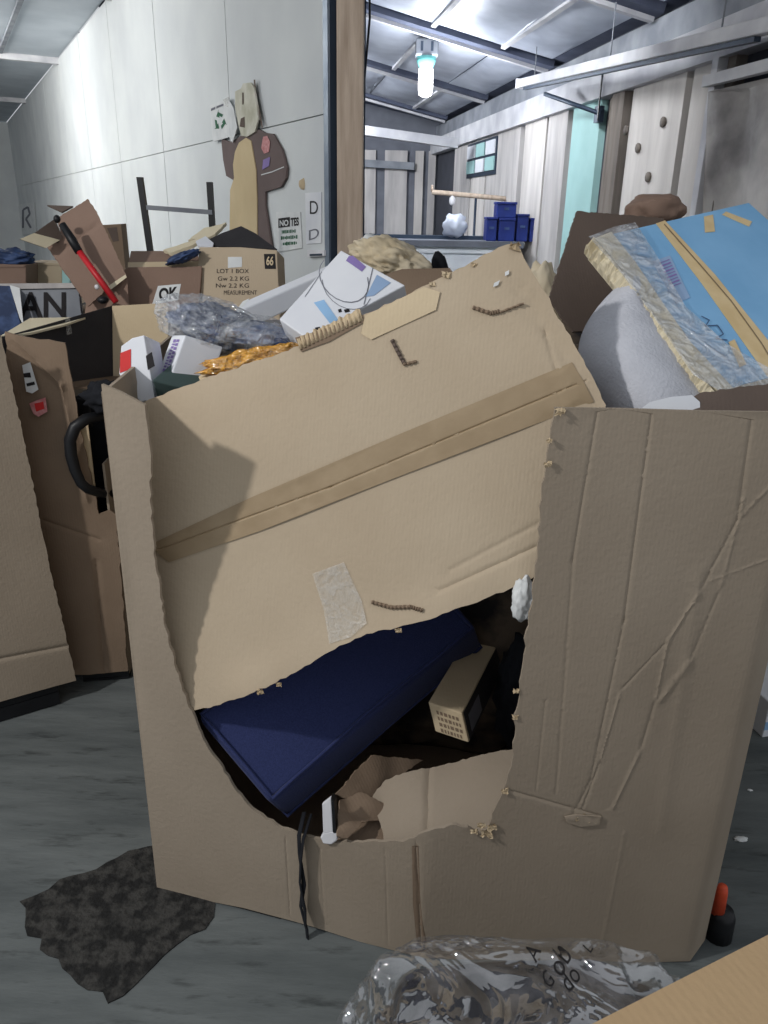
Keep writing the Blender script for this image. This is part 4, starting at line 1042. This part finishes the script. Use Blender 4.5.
# suitcase with handle
sc_ = thing('black_suitcase', 'black suitcase with looped carry handle standing behind stickered gaylord', 'suitcase', (-.98, 2.5, .5))
s0 = atY(74, 398, 2.42); s1 = atY(132, 400, 2.36)
obox('suitcase_shell', V(s0.x, 2.42, 0.42), V(s1.x - s0.x, -0.02, 0), V(0.02, 0.2, 0), V(0, 0, s0.z - 0.42), BLACKF, sc_, 0.02, 3)
obox('corner_guard', V(s0.x - .004, 2.412, s0.z - .10), V(.06, 0, 0), V(0, .1, 0), V(0, 0, .105), BLACK, sc_, 0.012, 3)
hp = [(116, 418, 2.36), (100, 416, 2.26), (86, 419, 2.22), (75, 427, 2.20), (70, 440, 2.20), (71, 455, 2.20), (75, 470, 2.20), (81, 483, 2.20), (88, 489, 2.21), (100, 493, 2.26), (116, 494, 2.36)]
tube('carry_handle', [atY(*p) for p in hp], [.016, .016, .017, .018, .018, .018, .017, .016, .015, .015, .015], BLACK, sc_, 10)
setp(blob('dark_cloth', atY(108, 396, 2.26), 0.07, 0.05, 0.045, BLACKF, None, 4, 0.3, 2.5, 51, ridge=.15), 'dark cloth bunched between suitcase and white red label box', 'cloth')

# open carton above it
oc = thing('open_dark_carton', 'open kraft carton with dark inside on top of stickered gaylord', 'carton', (-.95, 2.5, 1.1))
k0, k1 = atY(111, 306, 2.72), atY(112, 376, 2.68)
l0, l1 = atY(2, 337, 2.27), atY(2, 392, 2.25)
r0, r1 = atY(168, 303, 2.74), atY(168, 378, 2.70)
dv = V(0.004, 0.007, 0)
prism('dark_wall', [k0, l0, l1, k1], dv, DARK, oc)  # shadow on this inner wall is put into the dark board colour
prism('kraft_wall', [k0 + V(.004, 0, 0), r0, r1, k1 + V(.004, 0, 0)], V(0, .007, 0), KRAFT_P, oc)
prism('pale_flap', [atY(0, 336, 2.27), atY(30, 318, 2.46), atY(86, 317, 2.60), atY(66, 324, 2.48), atY(30, 333, 2.36)], V(0, 0.0, -0.006), CREAM, oc)
prism('tape_bit', [atY(65, 318, 2.51), atY(70, 317, 2.53), atY(72, 334, 2.52), atY(67, 335, 2.50)], V(0.001, -.003, 0), CLEAR, oc)
prism('floor_flap', [k1, l1, atY(70, 388, 2.46), atY(150, 384, 2.6), r1], V(0, 0, -.006), KRAFT_D, oc)

# row behind: third gaylord as support
g3 = thing('far_left_gaylord', 'brown gaylord box standing behind open dark carton by the white wall', 'box', (-1.0, 3.4, 0))
vwall('front_panel', V(-1.85, 3.06), V(-.32, 2.98), 0, 1.12, KRAFT_R, g3, seed=61); vwall('back_panel', V(-1.8, 4.0), V(-.6, 3.8), 0, 1.12, KRAFT_G, g3, seed=62)
vwall('side_panel', V(-1.84, 3.07), V(-1.81, 3.99), 0, 1.12, KRAFT_G, g3, seed=63); vwall('side_panel', V(-.33, 2.99), V(-.59, 3.79), 0, 1.12, KRAFT_G, g3, seed=64)
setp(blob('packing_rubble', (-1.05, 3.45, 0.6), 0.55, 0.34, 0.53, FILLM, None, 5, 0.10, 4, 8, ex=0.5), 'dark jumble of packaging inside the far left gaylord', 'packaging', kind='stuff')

# kraft carton with handwriting-like print
pC = plane3(atY(197, 246, 3.05), atY(277, 250, 3.0), atY(197, 303, 2.98))
kc = thing('lot_carton', 'kraft carton with printed lot lines and black 66 square', 'carton', pC.at(238, 310))
prism('carton_body', [pC.at(199, 247), pC.at(240, 247), pC.at(277, 250), pC.at(280, 320), pC.at(194, 320)], pC.n * -0.10, KRAFT, kc, 0.003)
pfl = plane3(atY(183, 249, 3.06), atY(240, 226, 3.2), atY(277, 249, 3.04))
psheet('dark_flap', [(201, 243), (222, 233), (241, 226), (255, 233), (277, 249), (240, 247), (206, 245)], pfl, 0.006, DARK, kc, res=0.04)
psheet('pale_flap', [(196, 243), (206, 238), (214, 245), (213, 249), (198, 248)], pfl, 0.006, WHITE, kc, res=0.05, off=0.008)
psheet('white_label', [(228, 257), (242, 257), (242, 267), (228, 268)], pC, 0.0008, PAPER, kc, res=0.06, off=0.0012)
bsq = psheet('black_square', [(264, 254), (275, 254), (276, 269), (265, 269)], pC, 0.0008, INK, kc, res=0.06, off=0.0012)
text('square_numerals', '66', 0.045, pC, 270, 261.5, KRAFT_P, bsq, 0.0022, sx=0.62, bold=0.001)
for s, x0_, x1_, y_ in (('LOT 1 BOX', 217, 249, 269), ('Gw 2.2 KG', 218, 249, 276.5), ('Nw 2.2 KG', 216, 249, 283.5), ('MEASUREMENT', 224, 257, 290.5)):
    fit('print_line', s, pC, x0_, y_, x1_, y_ + 4.2, INK, kc, 0.0013)
# brown carton with sticker, left of it
pB = plane3(atY(122, 256, 2.98), atY(199, 254, 3.02), atY(122, 303, 2.92))
bc_ = thing('brown_sticker_carton', 'dark brown carton with white and black sticker beside kraft lot carton', 'carton', pB.at(160, 312))
prism('carton_body', [pB.at(108, 282), pB.at(128, 267), pB.at(202, 266), pB.at(198, 318), pB.at(108, 318)], pB.n * -0.14, KRAFT_R, bc_, 0.003)
stk = psheet('sticker', [(158, 286), (181, 284), (178, 300), (152, 305)], pB, 0.0008, PAPER, bc_, res=0.06, off=0.0012)
fit('sticker_print', 'OK', pB, 159, 287.5, 178, 300, INK, stk, 0.0022, 0.004, -2)
ptp = plane3(atY(130, 251, 3.15), atY(196, 253, 3.15), atY(130, 266, 3.02))
psheet('top_flap', [(131, 251), (160, 251), (198, 254), (200, 266), (128, 266)], ptp, 0.006, KRAFT_R, bc_, res=0.05)
psheet('edge_tape', [(128, 263), (200, 262), (200, 267), (128, 268)], ptp, 0.001, KRAFT_P, bc_, res=0.05, off=0.003)
o = setp(blob('dark_blue_wrap', atY(183, 257, 3.0), 0.06, 0.05, 0.018, NAVYP, None, 4, 0.3, 3, 71, tilt=0.35, ridge=.2), 'dark blue crumpled wrap lying on brown stickered carton', 'wrap')
for i, (pts, lab) in enumerate((([(163, 250), (200, 238), (222, 224), (226, 222), (215, 234), (190, 246), (170, 253)], 'pale cream foam board slanting over the lot carton top'),
                                ([(188, 240), (204, 228), (222, 224), (210, 236)], 'small cream board scrap behind the pale foam board'))):
    pv = plane3(atY(163, 252, 3.10 + .05 * i), atY(224, 223, 3.22 + .05 * i), atY(200, 246, 3.07 + .05 * i))
    setp(psheet('cream_board', pts, pv, 0.012, CREAM, None, res=0.05, jag=0.003, seed=i), lab, 'board')
# open brown carton with flap and red handled tool
pA = plane3(atY(88, 200, 2.98), atY(126, 276, 2.86), atY(48, 245, 2.86))
ac = thing('open_brown_carton', 'open brown carton with raised flap leaning over the left pile', 'carton', pA.at(90, 305))
psheet('raised_flap', [(60, 216), (88, 199), (97, 212), (127, 277), (104, 292), (88, 306), (70, 280), (47, 247), (62, 236), (58, 224)], pA, 0.006, KRAFT_R, ac, res=0.04, jag=0.0015,
       creases=[((62, 250), (100, 222), .008, -.005)])
pA2 = plane3(atY(20, 239, 2.74), atY(58, 217, 2.88), atY(46, 248, 2.80))
psheet('pale_side_flap', [(20, 239), (34, 233), (60, 240), (46, 248)], pA2, 0.005, CREAM, ac, res=0.05)
psheet('dark_side_flap', [(36, 232), (56, 218), (64, 236), (60, 242), (40, 237)], pA2, 0.005, KRAFT_B, ac, res=0.05, off=-0.01)
pA3 = plane3(atY(47, 205, 3.05), atY(73, 208, 3.02), atY(62, 212, 2.99))
psheet('top_spike', [(47, 205), (73, 206), (62, 212)], pA3, 0.005, KRAFT_B, ac, res=0.05)
psheet('lower_wall', [(88, 292), (127, 277), (130, 318), (84, 318)], plane3(atY(88, 292, 2.84), atY(127, 277, 2.86), atY(100, 318, 2.82)), 0.006, KRAFT_R, ac, res=0.05)
psheet('edge_strip', [(108, 288), (126, 276), (127, 279), (110, 292)], pA, 0.002, CREAM, ac, res=0.05, off=0.012)
tl_ = thing('red_handled_tool', 'red shaft tool with black grip leaning on the open brown carton', 'tool', atY(116, 302, 2.76))
tube('shaft', [atY(76, 247, 2.80), atY(116, 302, 2.74)], 0.011, RED, tl_, 10)
tube('grip', [atY(62, 224, 2.82), atY(72, 240, 2.81), atY(79, 252, 2.795)], [.012, .016, .014], BLACK, tl_, 10)
blob('grip_knob', atY(57, 219, 2.83), .012, .012, .014, BLACK, tl_, 2, .05)
blob('pivot', atY(103, 300, 2.78), .02, .016, .014, BLACK, tl_, 2, .1)
blob('pivot_cap', atY(97, 287, 2.78), .009, .006, .009, WHITEP, tl_, 2, .05)
# brown box behind
pv = Plane(atY(114, 240, 4.1), V(0.1, -1, 0))
bb2 = thing('rear_brown_box', 'brown box with dark window behind the open brown carton flap', 'box', pv.at(114, 262))
b0, b1 = pv.at(102, 225), pv.at(121, 224)
prism('box_body', [b0, b1, V(b1.x, b1.y, 0), V(b0.x, b0.y, 0)], pv.n * -0.12, KRAFT_D, bb2)
psheet('dark_window', [(107, 228), (117, 227), (119, 241), (113, 242)], pv, 0.001, KRAFT_B, bb2, res=0.05, off=0.0015)
# black frame
fy = 4.12
fr_ = thing('metal_rack', 'black upright frame with pale crossbar in front of the white wall', 'frame', (atY(180, 250, fy).x, fy, 0))
def postbar(a, b):
    A_, B_ = atY(*a, fy), atY(*b, fy)
    d = B_ - A_; B_ = A_ + d * (A_.z / (A_.z - B_.z))
    obox('upright', A_ - V(.014, 0, 0), V(.028, 0, 0), V(0, .028, 0), B_ - A_, BLACK, fr_)
    return A_, B_
postbar((139, 177), (151, 262)); postbar((209, 182), (214, 262))
A_, B_ = atY(146, 205, fy - .005), atY(212, 210, fy - .005)
obox('crossbar', A_, B_ - A_, V(0, .02, 0), V(0, 0, -.022), GREYM, fr_)
# painted panel far left
pv = Plane(atY(40, 305, 3.0), V(0.1, -1, 0.1))
gp_ = thing('painted_bin', 'grey bin with white rim and black painted letters at left edge', 'bin', pv.at(40, 336))
prism('bin_wall', [pv.at(-40, 288), pv.at(78, 286), pv.at(84, 345), pv.at(-40, 350)], pv.n * -0.03, GREYM, gp_)
prism('rim', [pv.at(-40, 284, .01), pv.at(76, 283, .01), pv.at(76, 288, .01), pv.at(-40, 290, .01)], pv.n * -0.05, PLY2, gp_)
fit('painted_letters', 'UAN', pv, -2, 292, 66, 318, INK, gp_, 0.003, 0.002)
pv2 = Plane(atY(10, 320, 2.92), V(0.1, -1, 0.1))
db = thing('dark_wrapped_bin', 'dark wrapped bin corner with white sheet at left edge', 'bin', pv2.at(10, 340))
prism('bin_wall', [pv2.at(-40, 284), pv2.at(10, 286), pv2.at(22, 330), pv2.at(-40, 345)], pv2.n * -0.03, NAVYP, db)
psheet('white_sheet', [(10, 285), (20, 288), (24, 326), (20, 318)], pv2, 0.002, PAPER, db, res=0.05, off=0.004)
for i, (x0, x1, y0, y1, Y_, m, lab) in enumerate(((28, 62, 262, 284, 4.3, KRAFT, 'kraft box far behind the painted bin'), (-6, 26, 264, 286, 4.1, KRAFT_R, 'brown box at far left beneath dark heap'), (62, 70, 258, 284, 4.2, TEALW, 'small green packet beside the far kraft box'))):
    pv = Plane(atY(x0, y1, Y_), V(0.1, -1, 0))
    t = thing('far_box', lab, 'box', pv.at((x0 + x1) / 2, y1))
    prism('box_body', [pv.at(x0, y0), pv.at(x1, y0 + 1), pv.at(x1, y1 + 30), pv.at(x0, y1 + 30)], pv.n * -0.2, m, t, 0.004)
    psheet('box_flap', [(x0, y0), (x1, y0 + 1), (x1 - 2, y0 + 3), (x0 + 2, y0 + 3)], pv, 0.004, m, t, res=0.2, off=0.006)
setp(blob('far_dark_heap', atY(12, 258, 4.2), 0.11, 0.08, 0.045, NAVYP, None, 4, 0.3, 3, 91, ridge=.2), 'dark mottled heap on the brown box at far left', 'heap')

# ---------------------------------------------------------------- foreground
fb = thing('foreground_carton', 'bright kraft carton corner nearest the camera at bottom right', 'carton', (.40, .22, 0))
z0 = 0.93
e0 = atZ(592, 1024, z0); e1 = atZ(768, 935, z0); du = (e1 - e0).normalized(); dn_ = V(du.y, -du.x, 0)
o_ = e0 - du * 0.16
obox('carton_body', V(o_.x, o_.y, 0), du * 0.62, dn_ * 0.42, V(0, 0, z0 - 0.008), KRAFT_G, fb, 0.004)
pz = Plane(V(o_.x, o_.y, z0), V(0, 0, 1), du)
sgn = 1 if pz.v.dot(dn_) > 0 else -1
sheet('top_flap', [(0, 0), (0.62, 0), (0.62, sgn * 0.208), (0, sgn * 0.208)], pz.map, 0.006, FORE, fb, res=0.05, disp=lambda u, v: 0.004 * noise.noise(Vector((u * 5, v * 5, 0))))
sheet('top_flap', [(0, sgn * 0.212), (0.62, sgn * 0.212), (0.62, sgn * 0.42), (0, sgn * 0.42)], pz.map, 0.006, FORE, fb, res=0.05, disp=lambda u, v: 0.004 * noise.noise(Vector((u * 5, v * 5, 3))))
pbg = thing('clear_plastic_bag', 'clear printed plastic bag full of dark goods in the foreground', 'bag', (.2, .78, 0))
blob('bag_contents', (.235, .80, .205), .255, .125, .225, BAGIN, pbg, 5, 0.10, 1.5, 3, ex=0.6, rot=0.02, octv=2)
bagf = blob('bag_film', (.235, .80, .22), .288, .15, .243, FILM_B, pbg, 6, 0.07, 1.7, 5, ex=0.6, rot=0.02, ridge=0.06, octv=2)
from mathutils.bvhtree import BVHTree
bvh = BVHTree.FromPolygons([v.co.copy() for v in bagf.data.vertices], [tuple(p.vertices) for p in bagf.data.polygons])
pbag = Plane(atY(560, 990, .72), V(0, -1, 0.9))
for s, x, y, an, sz in (('ob', 590, 986, 0.9, .035), ('A', 560, 978, 1.0, .028), ('do', 598, 1003, 0.6, .03), ('L', 628, 975, 0.8, .02), ('G', 572, 1004, 0.6, .022)):
    t_ = text('bag_print', s, sz, pbag, x, y, INK, pbg, 0.012, ang=an)
    o0 = org(pbg)
    for v in t_.data.vertices:      # laid onto the film
        h = bvh.ray_cast(v.co + pbag.n * 0.3, -pbag.n)
        if h[0] is not None: v.co = h[0] + pbag.n * 0.002
op = thing('orange_marker', 'orange red plastic marker with black foot beside gaylord right corner', 'marker', (.76, 1.33, 0))
m0 = atZ(716, 962, 0)
lathe('black_foot', [(.032, 0), (.030, .06), (.024, .075)], (m0.x + .030, m0.y + .07, 0), BLACK, op)
lathe('orange_post', [(.016, 0), (.013, .06), (.010, .075)], (m0.x + .018, m0.y + .07, .07), ORANGE, op)
wz = atZ(762, 738, 0)
wq = thing('white_floor_carton', 'white carton on floor at the right picture edge', 'carton', (wz.x + .2, wz.y + .1, 0))
obox('carton_body', V(wz.x, wz.y, 0.0), V(.4, .10, 0), V(-.05, .25, 0), V(0, 0, .13), WHITE, wq, 0.004)
obox('blue_stripe', V(wz.x - .001, wz.y - .002, 0.03), V(.4, .10, 0), V(0, .001, 0), V(0, 0, .03), LBLUE, wq)
for i, (x, y, s, lab) in enumerate(((741, 839, .013, 'small white paper scrap on floor at right of gaylord'), (750, 790, .006, 'tiny white crumb on floor below white floor carton'))):
    c = atZ(x, y, s * .3)
    setp(blob('paper_scrap', c, s * 1.3, s * .7, s * .35, PAPER, None, 3, .4, 2, i), lab, 'scrap')
